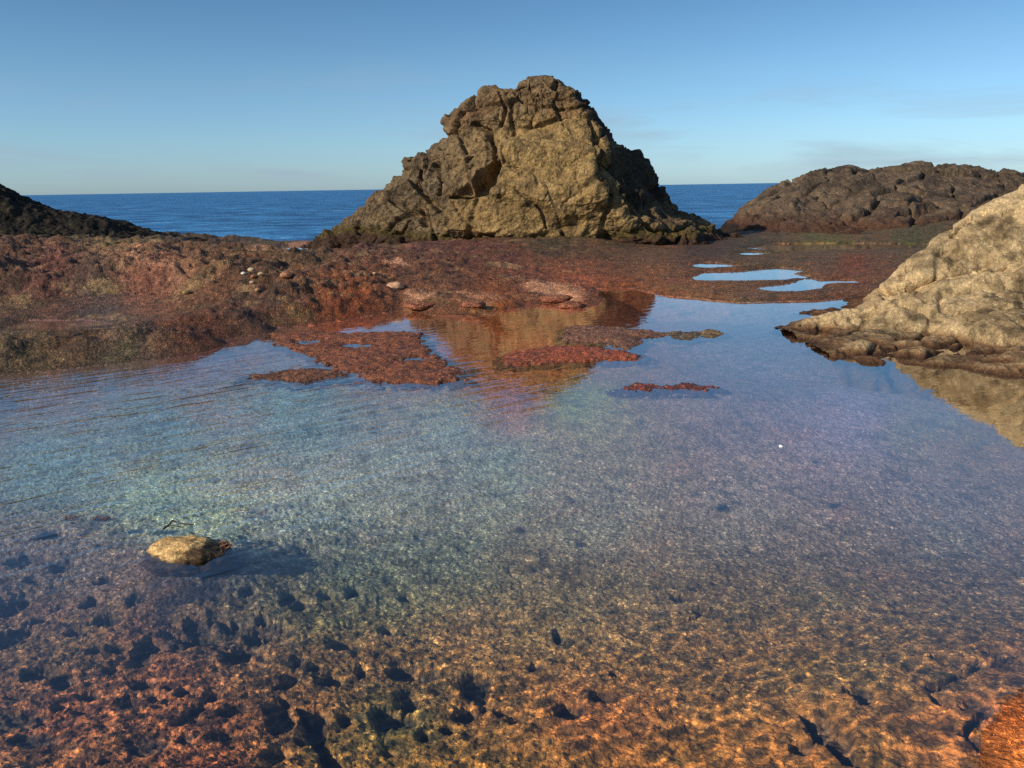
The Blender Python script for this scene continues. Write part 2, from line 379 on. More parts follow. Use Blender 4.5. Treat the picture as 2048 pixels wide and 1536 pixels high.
# colour of the ground
CP = [(0,480,45,38,30),(150,520,95,70,48),(250,545,125,88,58),(60,560,110,66,48),(330,500,85,62,50),(110,590,112,58,50),(300,600,140,78,62),(420,620,120,70,50),(500,600,104,64,46),(500,640,90,52,40),(200,645,85,64,64),
(150,700,98,62,42),(60,700,104,72,50),(400,680,105,54,36),(550,520,90,66,50),(600,560,110,72,50),(700,530,112,62,50),(850,505,112,62,56),(720,495,108,60,52),(940,520,108,56,48),(1000,540,118,62,48),(1100,505,80,58,42),(1000,482,66,50,34),(1250,480,62,48,34),
(1150,585,165,82,56),(1060,590,135,70,50),(900,600,112,64,46),(1300,520,96,66,48),(1300,555,120,72,46),(1430,585,112,72,46),(1600,590,96,62,42),(1650,520,90,62,50),(1700,535,106,54,36),(1650,496,84,80,32),(1500,493,66,54,38),(1820,495,66,62,34),(1650,508,88,62,46),(1800,508,88,62,46),
(1800,560,100,62,42),(2200,560,100,70,50),(-200,600,100,68,50),(780,478,70,62,34),(660,478,66,54,38),(1400,500,66,46,38),
# pool floor
(1000,640,170,80,24),(900,700,165,74,24),(700,645,150,66,30),(1100,700,170,76,24),(1250,600,130,62,24),(1000,760,160,84,40),(1500,640,90,70,60),(1500,720,110,90,90),(1700,800,130,104,110),(1850,800,120,100,70),(1980,800,120,86,40),(1150,780,120,120,70),
(900,820,128,128,112),(600,800,96,110,96),(300,820,90,100,90),(100,880,96,110,100),(300,930,128,140,112),(560,950,138,138,116),(400,985,156,160,116),(650,930,130,130,112),(800,880,122,122,104),(1000,880,112,116,96),(700,1060,112,108,88),
(900,1000,110,106,86),(1200,950,116,104,88),(1500,950,120,100,86),(1900,950,110,92,84),(1100,1080,120,92,66),(1500,1100,120,88,66),(1900,1100,112,82,72),(600,1130,104,90,60),(100,1080,110,92,80),(200,1120,112,80,64),(250,1200,120,70,54),
(60,1180,110,76,60),(300,1290,128,66,42),(130,1380,130,62,34),(400,1400,142,66,30),(250,1490,120,60,28),(470,1520,165,70,26),(600,1330,120,72,42),(700,1230,124,80,52),(900,1200,126,84,56),(1000,1300,130,78,42),(800,1350,100,84,50),
(700,1480,150,98,40),(950,1480,150,94,38),(1200,1470,146,82,32),(1200,1350,140,72,36),(1500,1250,126,82,56),(1400,1450,146,84,34),(1550,1500,140,78,32),(1750,1480,124,76,40),(1750,1250,120,84,60),(1900,1300,116,76,54),
(1900,1480,138,72,30),(1850,1530,140,76,30),(2020,1430,170,84,34),(2040,1500,190,100,44),(2030,1350,110,66,46)]
cp = [(a, b) for a, b, *_ in CP]; cc = [lin(c[2:])*1.0 for c in CP]
wx = 60*fbm(P2, 1.0, 3, 71)*np.clip(3/Y*2, .4, 3); wy = 14*fbm(P2, 1.3, 3, 72)
col = idw(QX+wx, QY+wy, cp, cc)
PZ = P3(X, Y, Z*1.3); m1 = fbm(PZ, 2.0, 4, 73, 0.6)[..., None]; m2 = fbm(PZ, 7.0, 4, 74, 0.65)[..., None]; m3 = fbm(PZ, 20.0, 3, 75, 0.7)[..., None]
PZ = P3(X, Y, Z*1.3)
rust = lin((140, 72, 44)); dark = lin((38, 32, 26)); tan = lin((176, 124, 88)); olive = lin((110, 104, 50)); pink = lin((140, 74, 78))
isl = (s <= 0)[..., None]
col = mix(col, rust, np.where(isl, 0.30, 0.2)*sstep(0.05, 0.45, m1+0.3*m2))
col = mix(col, dark, np.where(isl, 0.65, 0.4)*sstep(0.05, 0.38, -m2-0.4*m1+0.3*m3))
col = mix(col, olive, 0.15*sstep(0.15, 0.5, fbm(P2, 1.4, 3, 76)[..., None]))
col = mix(col, tan, np.where(isl, 0.55*sstep(1300, 1100, QX)[..., None], 0.1)*sstep(0.12, 0.5, fbm(PZ, 1.7, 4, 77)[..., None]+0.25*m3))
col = col*(1+0.9*m3+0.35*m2)
rock_and_shade = lin((30, 36, 50))  # bare dark rock, with the pits' shade and bluish sky reflection painted in
col = mix(col, rock_and_shade, (np.where(s > 0, np.clip(np.maximum(pit, 0.75*soft), 0, 1), 0)*(0.5+0.6*grain))[..., None])
gain = np.where(isl, np.array([0.93, 1.20, 1.0]), np.array([1.45, 1.42, 1.40]))
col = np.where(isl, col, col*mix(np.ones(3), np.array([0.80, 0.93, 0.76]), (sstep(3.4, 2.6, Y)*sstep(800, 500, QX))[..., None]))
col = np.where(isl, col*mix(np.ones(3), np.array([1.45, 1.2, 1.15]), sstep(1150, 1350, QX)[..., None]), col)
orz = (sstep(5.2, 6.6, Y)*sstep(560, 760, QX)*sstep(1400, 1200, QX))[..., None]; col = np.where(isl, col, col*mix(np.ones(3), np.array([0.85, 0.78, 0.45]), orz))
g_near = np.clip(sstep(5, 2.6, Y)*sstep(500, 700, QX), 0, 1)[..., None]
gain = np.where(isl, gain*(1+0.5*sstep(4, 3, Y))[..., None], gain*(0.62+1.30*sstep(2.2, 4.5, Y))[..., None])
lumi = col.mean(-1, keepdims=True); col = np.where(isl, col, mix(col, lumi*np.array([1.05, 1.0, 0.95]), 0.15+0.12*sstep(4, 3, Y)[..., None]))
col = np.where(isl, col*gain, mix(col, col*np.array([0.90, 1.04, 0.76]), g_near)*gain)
col = mix(col, rock_and_shade*1.0, (np.where(s > 0, np.maximum(pit, 0.75*soft), 0)*(0.55+0.5*grain))[..., None])
# pale stony outcrops on the reef and the dark wet rim of the land at the waterline
for a, b, rx, ry, k in [(1110,592,70,10,.8),(1135,603,40,9,.8),(840,612,35,7,.7),(960,612,50,8,.5),(795,576,30,6,.8),(570,552,26,10,.5),(515,545,40,14,.5),(285,557,40,16,.4),(240,575,60,14,.3),(290,592,50,10,.35),(370,600,30,12,.3)]:
    q = np.exp(-(((QX-a)/rx)**2+((QY-b)/ry)**2)*1.0)*(1+1.2*fbm(P2, 5, 3, 78))
    col = mix(col, lin((196, 140, 100)), (k*sstep(0.25, 0.7, q))[..., None])
rim = np.exp(-(np.maximum(land, 0)/0.10)**2)*(s <= 0)
col = mix(col, lin((52, 34, 24)), (0.4*rim)[..., None])
V = P3(X, Y, Z).reshape(-1, 3)
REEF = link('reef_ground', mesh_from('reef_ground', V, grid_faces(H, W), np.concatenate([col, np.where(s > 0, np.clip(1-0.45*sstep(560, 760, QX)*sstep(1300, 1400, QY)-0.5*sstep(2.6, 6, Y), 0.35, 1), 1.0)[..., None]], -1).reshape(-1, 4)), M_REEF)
tag(REEF, kind='structure')
def reef_z(x, y):
    j = np.clip(np.searchsorted(-1/Dr, -1/y), 1, H-1)
    i = int(round((math.atan(x/y*math.cos(PITCH))-0)*0)) if False else int(np.clip(np.searchsorted(X[j], x), 0, W-1))
    return float(Z[j, i])
def on_ground(px, py):
    lo = 0.02
    for D in np.concatenate([np.arange(1.5, 8, 0.01), np.arange(8, 26, 0.02)]):
        p = WY(np.array(px), np.array(py), D); z = reef_z(p[0], p[1])
        if p[2] <= z: return np.array([p[0], p[1], z])
    return p

# ------------------------------------------------------------------ height-field bodies: islets and big rocks
def islet(name, outer, holes, label, cat, h=0.05, tone=(150, 72, 46), tone2=(110, 56, 38), step=0.014, seed=100, rag=0.06, group=None):
    po = poly_g(outer); ph = [poly_g(q) for q in holes]
    x0, y0 = po.min(0)-0.12; x1, y1 = po.max(0)+0.12
    gx = np.arange(x0, x1, step); gy = np.arange(y0, y1, step)
    XX, YY = np.meshgrid(gx, gy); q = P3(XX, YY)
    sd = sdf(po, XX, YY)
    for p in ph: sd = np.minimum(sd, -sdf(p, XX, YY))
    sd = sd+rag*1.7*(0.6*fbm(q, 4, 3, seed)+1.9*fbm(q, 13, 4, seed+1, 0.75))
    zz = np.where(sd > 0, h*0.55*(1-np.exp(-sd/0.12))*(0.5+0.8*(0.5+0.5*fbm(q, 3, 3, seed+2)))+0.004, np.maximum(sd*0.35, -0.25))
    zz = zz+sstep(-0.02, 0.05, sd)*(0.022*fbm(q, 14, 4, seed+3, 0.75)+0.012*fbm(q, 45, 2, seed+4))
    c = mix(lin(tone), lin(tone2), sstep(-0.3, 0.4, fbm(q, 5, 4, seed+5, 0.7))[..., None])
    c = mix(c, lin((48, 34, 28)), 0.7*sstep(0.1, 0.45, fbm(q, 11, 3, seed+6))[..., None])
    c = mix(c, lin((205, 120, 82)), 0.5*sstep(0.2, 0.5, fbm(q, 14, 3, seed+7))[..., None])
    c = c*(1+0.5*fbm(q, 40, 2, seed+8))[..., None]*np.array([0.85, 1.28, 1.15])
    c = mix(c, lin((60, 32, 20)), (0.6*sstep(0.03, -0.02, sd))[..., None])
    Fc = grid_faces(*XX.shape); keep = (zz.ravel()[Fc] > -0.22).any(1)
    V_, F_, C_ = compact(P3(XX, YY, zz).reshape(-1, 3), Fc[keep], c.reshape(-1, 3))
    ctr = V_.mean(0); ctr[2] = 0
    o = link(name, mesh_from(name, V_-ctr, F_, C_), M_ISLET); o.location = ctr
    return tag(o, label, cat, group)

GI = 'algae covered reef patches awash in the pool'
islet('reef_patch', [(542,668),(619,664),(706,667),(809,664),(836,668),(846,688),(862,711),(884,724),(897,734),(934,740),(905,748),(924,760),(870,768),(809,766),(737,763),(724,752),(758,745),(700,744),(670,740),(652,730),(629,714),(588,698),(553,688)],
      [[(590,688),(596,681),(640,679),(654,683),(610,690)],[(672,694),(680,688),(735,687),(750,691),(715,696)],[(795,726),(822,714),(856,714),(862,721),(830,722)],[(846,738),(890,736),(892,740),(850,742)]],
      'large rust red algae patch with small water holes in it, left of the stack\'s reflection', 'reef patch', 0.05, (160,76,48), (116,58,38), seed=110, group=GI)
islet('reef_patch', [(491,754),(542,747),(583,739),(629,738),(670,742),(696,751),(655,757),(614,765),(573,762),(530,758)], [],
      'thin spindle shaped algae patch lying just in front of the large red one', 'reef patch', 0.035, (140,72,46), (96,52,36), seed=120, group=GI, rag=0.05)
islet('reef_patch', [(1009,718),(1029,705),(1086,696),(1117,693),(1168,692),(1209,698),(1250,705),(1284,711),(1262,721),(1219,720),(1168,723),(1091,727),(1040,731),(1010,730)], [],
      'bright brick red algae patch in the middle of the dark reflection of the stack', 'reef patch', 0.06, (176,74,44), (140,60,40), seed=130, group=GI)
islet('reef_patch', [(1137,654),(1188,652),(1250,657),(1301,663),(1334,669),(1322,673),(1275,675),(1283,681),(1268,690),(1262,699),(1240,697),(1219,688),(1168,684),(1132,686),(1128,674)], [],
      'brown grey flat reef patch behind the brick red one, pointing right', 'reef patch', 0.06, (150,84,62), (116,66,50), seed=140, group=GI)
islet('reef_patch', [(1330,668),(1350,663),(1375,666),(1395,664),(1396,672),(1384,680),(1350,677)], [[(1350,672),(1362,668),(1374,671),(1362,675)]],
      'small dark ring shaped reef fragment between two brown patches', 'reef patch', 0.04, (130,84,60), (90,66,50), seed=150, group=GI, rag=0.04, step=0.012)
islet('reef_patch', [(1392,667),(1419,659),(1440,663),(1449,669),(1424,675),(1404,673)], [],
      'small brown reef patch at the right end of the line of patches', 'reef patch', 0.05, (150,96,64), (110,74,52), seed=160, group=GI, rag=0.03, step=0.012)
islet('reef_patch', [(1243,779),(1270,768),(1296,768),(1311,773),(1352,770),(1373,765),(1400,771),(1431,776),(1399,780),(1347,779),(1318,777),(1281,781)], [],
      'thin ragged red algae strip nearest the camera, alone in the blue water', 'reef patch', 0.018, (150,60,46), (110,48,40), seed=170, group=GI, rag=0.05, step=0.01)

def heightrock(name, ctrl, bounds, step, disp, paint, mat, label, cat, zmin=-0.6, smooth=1e-3, foot=None, fw=0.2):
    T = TPS(ctrl, smooth)
    gx = np.arange(bounds[0], bounds[1], step); gy = np.arange(bounds[2], bounds[3], step)
    XX, YY = np.meshgrid(gx, gy); zz = T(XX, YY)
    if foot is not None:
        sd = sdf(foot, XX, YY)+0.05*fbm(P3(XX, YY), 3, 3, 500)+0.10*fbm(P3(XX, YY), 1.1, 2, 501)+0.05
        zz = np.where(sd < 0, sd*0.8, np.maximum(zz, 0.03)*(1-np.exp(-np.maximum(sd, 0)/fw)))
    zz = np.maximum(zz, zmin-0.3)
    Vg = P3(XX, YY, zz); N = normals_grid(Vg)
    d = disp(Vg, N); Vg = Vg+N*d[..., None]
    N2 = normals_grid(Vg)
    c = paint(Vg, N2)
    Fc = grid_faces(*XX.shape); keep = (Vg[..., 2].ravel()[Fc] > zmin).any(1)
    V_, F_, C_ = compact(Vg.reshape(-1, 3), Fc[keep], c.reshape(-1, 3))
    ctr = np.array([V_[:, 0].mean(), V_[:, 1].mean(), 0.0])
    o = link(name, mesh_from(name, V_-ctr, F_, C_), mat); o.location = ctr
    tag(o, label, cat); return o

def cw(lst):
    out = []
    for a, b, k, v in lst:
        p = G(np.array(a), np.array(b), v) if k == 'z' else WY(np.array(a), np.array(b), v)
        out.append((p[0], p[1], p[2]))
    return out

# near right, front rock
c_front = cw([(1540,667,'z',0),(1580,686,'z',0),(1640,705,'z',0),(1740,721,'z',0),(1850,724,'z',0),(1940,730,'z',0),(2048,746,'z',0),(2200,775,'z',0),(2400,810,'z',0),
   (1560,690,'z',-.3),(1640,728,'z',-.3),(1740,750,'z',-.3),(1850,752,'z',-.3),(1940,760,'z',-.3),(2048,780,'z',-.3),(2300,840,'z',-.35),(1520,672,'z',-.15),
   (1560,657,'Y',8.75),(1620,645,'Y',8.75),(1700,621,'Y',8.85),(1780,588,'Y',9.0),(1900,568,'Y',8.95),(2048,548,'Y',8.75),(2200,520,'Y',8.6),(2400,500,'Y',8.5),
   (1700,655,'Y',8.6),(1850,640,'Y',8.3),(1960,620,'Y',8.2),(2048,620,'Y',8.0),(1850,690,'Y',7.75),(1960,690,'Y',7.65),(2048,700,'Y',7.45),(1740,700,'Y',7.85),(2200,650,'Y',7.8)])
c_front += [(3.2,9.6,-.3),(4.2,10.0,-.1),(5.5,10.6,.3),(7.5,10.5,.5)]
def d_tan(sd, k=1.0, cracks=()):
    def f(Vg, N):
        d = 0.08*k*fbm(Vg, 0.9, 3, sd)+0.045*k*ridged(Vg, 1.3, 3, sd+1)+0.03*k*fbm(Vg, 4.5, 4, sd+2, 0.55)+0.010*k*billow(Vg, 9, 3, sd+3)+0.012*fbm(Vg, 22, 3, sd+4, 0.7)-0.035*sstep(0.25, 0.55, perlin(Vg, 7, sd+12))+0.008*ridged(Vg, 6, 3, sd+13)
        b, i, _ = voronoi(Vg+0.25*perlin(Vg, 1.5, sd+5)[..., None], 1.5, sd+6)
        d = d-0.05*k*sstep(0.12, 0.0, b)*(perlin(Vg, 0.9, sd+7) > 0.0)
        h = ridged(Vg, 3.2, 2, sd+8); d = d-0.05*k*sstep(-0.05, -0.5, perlin(Vg*np.array([1, 1, 1.6]), 2.6, sd+9))
        qx, qy = PX(Vg)
        for pp, w, dp in cracks:
            d = d-dp*sstep(1.2, 0.2, segdist(pp, qx, qy)/w+0.3*perlin(Vg, 6, sd+10))
        return d
    return f
def p_tan(sd, base=(184,156,112), low=(110,74,44), z0=-0.02, z1=0.11):
    def f(Vg, N):
        a = fbm(Vg, 1.2, 4, sd, 0.6)[..., None]; b = fbm(Vg, 5, 4, sd+1, 0.65)[..., None]; c2 = fbm(Vg, 18, 3, sd+2, 0.7)[..., None]
        c = mix(lin(base), lin((128,106,74)), sstep(-0.35, 0.4, a)); c = mix(c, lin((70,57,38)), 0.85*sstep(0.0, 0.4, b+0.4*a))
        c = mix(c, lin((206,184,140)), 0.5*sstep(0.1, 0.5, c2-0.3*b)); st = fbm(Vg*np.array([1, 1, 3.0]), 0.8, 4, sd+9, 0.65)[..., None]; c = mix(c, lin((92,76,52)), 0.6*sstep(0.05, 0.35, st)); c = mix(c, lin((60,48,34)), 0.6*sstep(0.25, 0.5, c2+0.3*b))
        z = Vg[..., 2:3]+0.10*a+0.04*b
        c = mix(lin(low)*(1+1.0*c2), c, sstep(z0, z1, z)); c = mix(lin((110,80,50)), mix(lin((60,40,26)), c, sstep(-0.01, 0.07, Vg[..., 2:3]+0.03*b)), sstep(-0.10, -0.02, Vg[..., 2:3]))
        return c*(1+0.25*c2)
    return f
f_front = np.vstack([poly_g([(1540,667),(1580,687),(1640,706),(1740,722),(1850,726),(1940,732),(2048,748),(2200,778),(2450,830)]), [(8.5, 6.5), (8.5, 10.6), (5.0, 10.6), (3.7, 10.0)], poly_g([(1700,640),(1610,648),(1560,656)])])
heightrock('boulder', c_front, (3.0, 8.0, 6.3, 10.8), 0.014, d_tan(200, 1.0, [([(1775,592),(1850,583),(1900,577),(1960,569),(2048,557)], 12, 0.16),([(1790,712),(1850,716),(1905,700),(1940,690)], 7, 0.10),([(1625,668),(1648,660)], 5, 0.05),([(1740,705),(1755,690)], 5, 0.05)]),
           p_tan(220), M_TAN, 'low tan rock tapering to a point in the pool, at the right edge', 'rock', foot=f_front, fw=0.16)
# near right, upper rock
c_up = cw([(1745,592,'Y',9.35),(1775,575,'Y',9.2),(1800,545,'Y',9.3),(1850,502,'Y',9.5),(1900,457,'Y',9.7),(1950,419,'Y',9.85),(2000,396,'Y',9.85),(2048,374,'Y',9.8),(2150,325,'Y',9.7),(2300,290,'Y',9.6),(2450,280,'Y',9.6),
   (1850,560,'Y',9.1),(1900,540,'Y',9.15),(1980,510,'Y',9.2),(2048,480,'Y',9.2),(1930,500,'Y',9.45),(2048,430,'Y',9.5),(2200,450,'Y',9.2),(2200,540,'Y',8.8),(2450,500,'Y',8.8)])
c_up += [(4.6,10.6,-.2),(5.2,11.3,-.1),(6.0,12.0,.1),(7.0,12.0,.4),(8.0,11.5,.8),(5.5,10.6,.45),(6.5,10.8,.9),(9.4,11.2,1.2),(9.4,12.2,.8)]
f_up = np.vstack([np.array([W_[:2] for W_ in cw([(1748,592,'Y',9.35),(1790,589,'Y',9.1),(1850,577,'Y',9.0),(1900,571,'Y',8.95),(1960,563,'Y',8.85),(2048,551,'Y',8.72),(2200,530,'Y',8.55),(2450,520,'Y',8.45)])]), [(9.6, 8.4), (9.6, 12.6), (5.6, 12.4), (4.5, 10.8)]])
heightrock('boulder', c_up, (3.6, 9.5, 7.6, 12.8), 0.016, d_tan(240, 1.1, [([(1770,586),(1850,574),(1900,567),(1960,558),(2048,545)], 10, 0.30),([(1905,468),(1925,448),(1938,438)], 6, 0.12),([(1980,528),(1950,545)], 5, 0.08)]),
           p_tan(260, z0=0.05, z1=0.3), M_TAN, 'tall sloping tan rock at the right edge, behind the low pointed one', 'rock', zmin=-0.3, foot=f_up, fw=0.34)

# headland at the right, behind
c_h = cw([(1436,472,'Y',33),(1455,444,'Y',34),(1480,428,'Y',34.5),(1530,398,'Y',35),(1580,372,'Y',35),(1620,353,'Y',35),(1665,343,'Y',35),(1730,342,'Y',35),(1780,347,'Y',35),(1830,334,'Y',35),(1862,337,'Y',35),(1940,338,'Y',35),
   (1990,343,'Y',35),(2015,354,'Y',35),(2048,363,'Y',35),(2150,385,'Y',35),(2350,430,'Y',35),
   (1450,490,'Y',25.5),(1520,491,'Y',24.0),(1600,490,'Y',23.6),(1700,490,'Y',23.6),(1800,492,'Y',23.4),(1900,496,'Y',23.2),(2050,500,'Y',22.5),(2300,510,'Y',22),
   (1500,455,'Y',29),(1580,430,'Y',29),(1650,425,'Y',28.5),(1750,425,'Y',28),(1850,425,'Y',28),(1950,425,'Y',28),(2150,440,'Y',28),(1600,390,'Y',32),(1750,378,'Y',31.5),(1900,376,'Y',31.5),(2050,390,'Y',31.5)])
c_h += [(x, 38.5, z) for x, z in [(9, -1.5), (12, .3), (15, .9), (18, 1.0), (21.5, .8), (25, .3)]]+[(x, 42, -1.8) for x in (8, 12, 16, 20, 24, 28)]+[(6.2, 28, -1.2), (7.0, 34, -2.6)]
def d_head(Vg, N):
    d = 0.26*fbm(Vg, 0.45, 3, 300)+0.22*ridged(Vg, 0.7, 4, 301, 0.55)+0.07*fbm(Vg, 3, 4, 302, 0.65)+0.04*billow(Vg, 6, 3, 303)+0.02*fbm(Vg, 14, 2, 306)
    q = Vg+0.3*fbm(Vg, 0.8, 2, 304)[..., None]
    b, i, _ = voronoi(q@np.array([[.8, 0, .35], [0, 1, 0], [-.6, 0, 1.4]]), 0.75, 305)
    qx, qy = PX(Vg)
    for pp, w, dp in [([(1480,455),(1530,440),(1580,425)], 5, .25),([(1500,430),(1545,418)], 4, .2),([(1735,425),(1760,405),(1790,400)], 6, .3),([(1800,440),(1850,428),(1880,425)], 7, .35),([(1820,480),(1830,450)], 10, .3),([(1700,440),(1750,424)], 4, .2),([(1560,372),(1600,362)], 4, .15)]:
        d = d-dp*sstep(1.3, 0.2, segdist(pp, qx, qy)/w+0.4*perlin(Vg, 3, 306))
    return d-0.2*sstep(0.13, 0.0, b)+(i-0.5)*0.26
def p_head(Vg, N):
    a = fbm(Vg, 0.7, 4, 310, 0.6)[..., None]; b = fbm(Vg, 2.8, 4, 311, 0.65)[..., None]; c2 = fbm(Vg, 9, 3, 312, 0.7)[..., None]
    c = mix(lin((106,88,68)), lin((66,56,46)), sstep(-0.3, 0.35, a)); c = mix(c, lin((116,74,48)), 0.4*sstep(0.05, 0.4, b)*sstep(1.6, 0.4, Vg[..., 2:3]))
    c = mix(c, lin((44,38,30)), 0.7*sstep(0.1, 0.4, -b+0.3*c2)); c = mix(c, lin((150,116,74)), 0.5*sstep(0.25, 0.5, c2+0.3*a))
    z = Vg[..., 2:3]+0.15*b
    c = mix(lin((80,54,38)), c, sstep(0.1, 0.7, z)); c = mix(lin((40,30,20)), c, sstep(-0.02, 0.15, z))
    return c*(1+0.4*c2)
heightrock('headland', c_h, (5.5, 25.0, 21.8, 42.0), 0.045, d_head, p_head, M_HEAD, 'broad dark brown rock ridge with bumpy top, behind the tan rocks at right', 'headland', zmin=-1.5, smooth=5e-4)

# dark mound at the far left
c_m = cw([(-300,330,'Y',20.5),(-120,345,'Y',20.5),(-40,362,'Y',20.3),(0,392,'Y',20.2),(40,416,'Y',20.2),(100,434,'Y',20.3),(150,430,'Y',20.5),(200,441,'Y',20.5),(250,455,'Y',20.8),(300,466,'Y',21),(350,474,'Y',21.3),
  (-300,500,'Y',18.4),(-100,490,'Y',18.6),(0,480,'Y',18.9),(100,478,'Y',19.2),(200,480,'Y',19.6),(300,482,'Y',20.2),(360,482,'Y',20.6)])
c_m += [(x, 23.2, -.1) for x in (-19, -16, -13, -10, -8)]+[(x, 25, -1) for x in (-19, -14, -9)]+[(x, 18, .2) for x in (-17, -14, -11, -9)]
def d_mound(Vg, N):
    return 0.12*fbm(Vg, 0.9, 3, 320)+0.09*ridged(Vg, 1.8, 3, 321)+0.09*fbm(Vg, 5, 4, 322, 0.65)+0.03*billow(Vg, 10, 2, 323)
def p_mound(Vg, N):
    a = fbm(Vg, 1.4, 4, 330)[..., None]; b = fbm(Vg, 7, 3, 331)[..., None]
    c = mix(lin((44,38,28)), lin((24,22,18)), sstep(-0.2, 0.3, a)); c = mix(c, lin((74,62,38)), 0.6*sstep(0.1, 0.5, b))
    return c*(1+0.5*b)
heightrock('rock_mound', c_m, (-18.5, -7.8, 18.2, 24.5), 0.03, d_mound, p_mound, M_HEAD, 'nearly black rock mound rising at the far left edge against the sea', 'rock', zmin=0.05)

# ------------------------------------------------------------------ the sea stack
YC = 23.4
Lp = np.array([(590,520),(618,490),(640,471),(690,430),(740,392),(775,358),(798,345),(802,312),(832,303),(862,289),(888,272),(890,246),(915,224),(938,200),(955,190),(1000,186),(1026,183),(1034,167),(1058,155),(1088,151)], float)
Rp = np.array([(1600,520),(1530,487),(1480,470),(1412,441),(1345,406),(1320,370),(1290,328),(1262,298),(1240,290),(1225,272),(1208,244),(1190,226),(1184,208),(1152,180),(1122,160),(1094,151)], float)
LW = WY(Lp[:, 0], Lp[:, 1], YC); RW = WY(Rp[:, 0], Rp[:, 1], YC)
NL, NU = 520, 900
zz_ = np.linspace(0, 1, 4000); 
def arc(A):
    zs = np.linspace(A[0, 2], A[-1, 2], 4000); xs = np.interp(zs, A[:, 2], A[:, 0]); return zs, xs
ztop = max(LW[-1, 2], RW[-1, 2]); zbot = -0.9
zs = np.linspace(zbot, ztop-0.002, 4000)
xl = np.interp(zs, LW[:, 2], LW[:, 0]); xr = np.interp(zs, RW[:, 2], RW[:, 0])
ds = 0.5*np.hypot(np.diff(zs), np.diff(xl))+0.5*np.hypot(np.diff(zs), np.diff(xr)); cs = np.concatenate([[0], np.cumsum(ds)]); cs /= cs[-1]
lv = np.interp(np.linspace(0, 1, NL), cs, zs)
xl = np.interp(lv, LW[:, 2], LW[:, 0]); xr = np.interp(lv, RW[:, 2], RW[:, 0])
cxm = (xl+xr)/2; hwid = (xr-xl)/2
qf = np.interp(lv, [0, 0.8, 1.8, 2.6, 3.4, 4.2, 4.8], [0.62, 0.60, 0.54, 0.62, 0.80, 0.72, 0.6])
u = np.linspace(0, 1, NU, endpoint=False)
dist_u = np.where(u < 0.78, u/0.78*0.62, 0.62+(u-0.78)/0.22*0.38)    # more vertices on the seen side
VS = np.zeros((NL, NU, 3))
for i in range(NL):
    q = qf[i]
    prof = np.array([(-1.0, 0.10), (-0.86, -0.32), (-0.45, -0.72), (0.05, -0.92), (q-0.06, -0.98), (q+0.10, -0.86), (q+(1-q)*0.72, -0.22), (1.0, 0.2), (0.80, 0.62), (0.25, 0.95), (-0.40, 0.90), (-0.85, 0.55)])
    k = len(prof); tt = np.linspace(0, 1, k+1); 
    # param: seen side is points 0..7
    tpar = np.concatenate([np.linspace(0, 0.62, 8), np.linspace(0.62, 1, 6)[1:-1], [1.0]])
    pc = np.vstack([prof, prof[:1]])
    xx = np.interp(dist_u, tpar, pc[:, 0]); yy = np.interp(dist_u, tpar, pc[:, 1])
    for _ in range(14):
        xx = (np.roll(xx, 1)+2*xx+np.roll(xx, -1))/4; yy = (np.roll(yy, 1)+2*yy+np.roll(yy, -1))/4
    dp = min(0.62*hwid[i]+0.12, 2.7)
    VS[i, :, 0] = cxm[i]+hwid[i]*xx; VS[i, :, 1] = YC+dp*yy; VS[i, :, 2] = lv[i]
NS = normals_grid(VS, True)
if (NS[NL//2, 200]@np.array([0, -1, 0])) < 0: NS = -NS
qx, qy = PX(VS)
front = sstep(-0.1, 0.3, -NS[..., 1])
# upper cap is blocky, the middle face is smooth, the left flank lumpy
ledge = np.interp(qx, [760, 890, 947, 989, 1087, 1130, 1181, 1300], [300, 276, 250, 262, 250, 232, 232, 300])
cap = sstep(4, -6, qy-ledge)
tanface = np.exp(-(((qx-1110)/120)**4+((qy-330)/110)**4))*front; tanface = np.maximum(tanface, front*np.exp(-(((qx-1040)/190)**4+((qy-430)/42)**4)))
flank = sstep(960, 860, qx)
q3 = VS+0.35*fbm(VS, 0.7, 2, 401)[..., None]
b1, i1, _ = voronoi(q3, 0.8, 402); b2, i2, _ = voronoi(q3*np.array([1, 1, 1.3]), 2.1, 403)
amp = (1-0.65*tanface)
d = 0.16*fbm(VS, 0.45, 3, 404)+amp*(0.24*ridged(VS, 0.9, 4, 405, 0.5)+0.10*billow(VS, 1.9, 3, 406, 0.45))+0.040*fbm(VS, 4, 4, 407, 0.6)+0.008*billow(VS, 14, 2, 408)
d += amp*(-(0.20+0.08*cap)*sstep(0.13, 0.0, b1)*sstep(-0.3, 0.1, perlin(VS, 0.8, 430))+(i1-0.5)*0.32*(0.7+0.4*cap)-0.03*sstep(0.14, 0.0, b2)+(i2-0.5)*0.05)
d += cap*0.05*sstep(40, 0, ledge-qy)+amp*0.12*ridged(VS@np.array([[.9, 0, -.35], [0, 1, 0], [.5, 0, 2.1]]), 1.1, 3, 431)
d += -0.11*sstep(9, 1, np.abs(qy-ledge-3+4*perlin(VS, 1.5, 432)))*sstep(-0.25, 0.1, perlin(VS, 0.7, 433))*front*sstep(1190, 1150, qx)*sstep(880, 900, qx)
def seg(pp, w, dp, n=0.35):
    global d
    d -= dp*front*sstep(1.3, 0.2, segdist(pp, qx, qy)/w+n*perlin(VS, 3, 409))
def blob(poly, dp, soft=8):
    global d
    sdv = sdf(poly, qx, qy)+5*perlin(VS, 3, 410)
    d += dp*front*sstep(-soft, soft*0.6, sdv)
blob([(952,388),(950,366),(962,348),(985,330),(1000,322),(1000,350),(990,372),(975,388)], -0.6, 5)
blob([(905,392),(940,372),(955,392),(940,396)], -0.25, 5)
blob([(1000,300),(1060,270),(1150,245),(1195,260),(1205,330),(1200,400),(1130,440),(1070,400),(1000,375)], 0.22, 26)
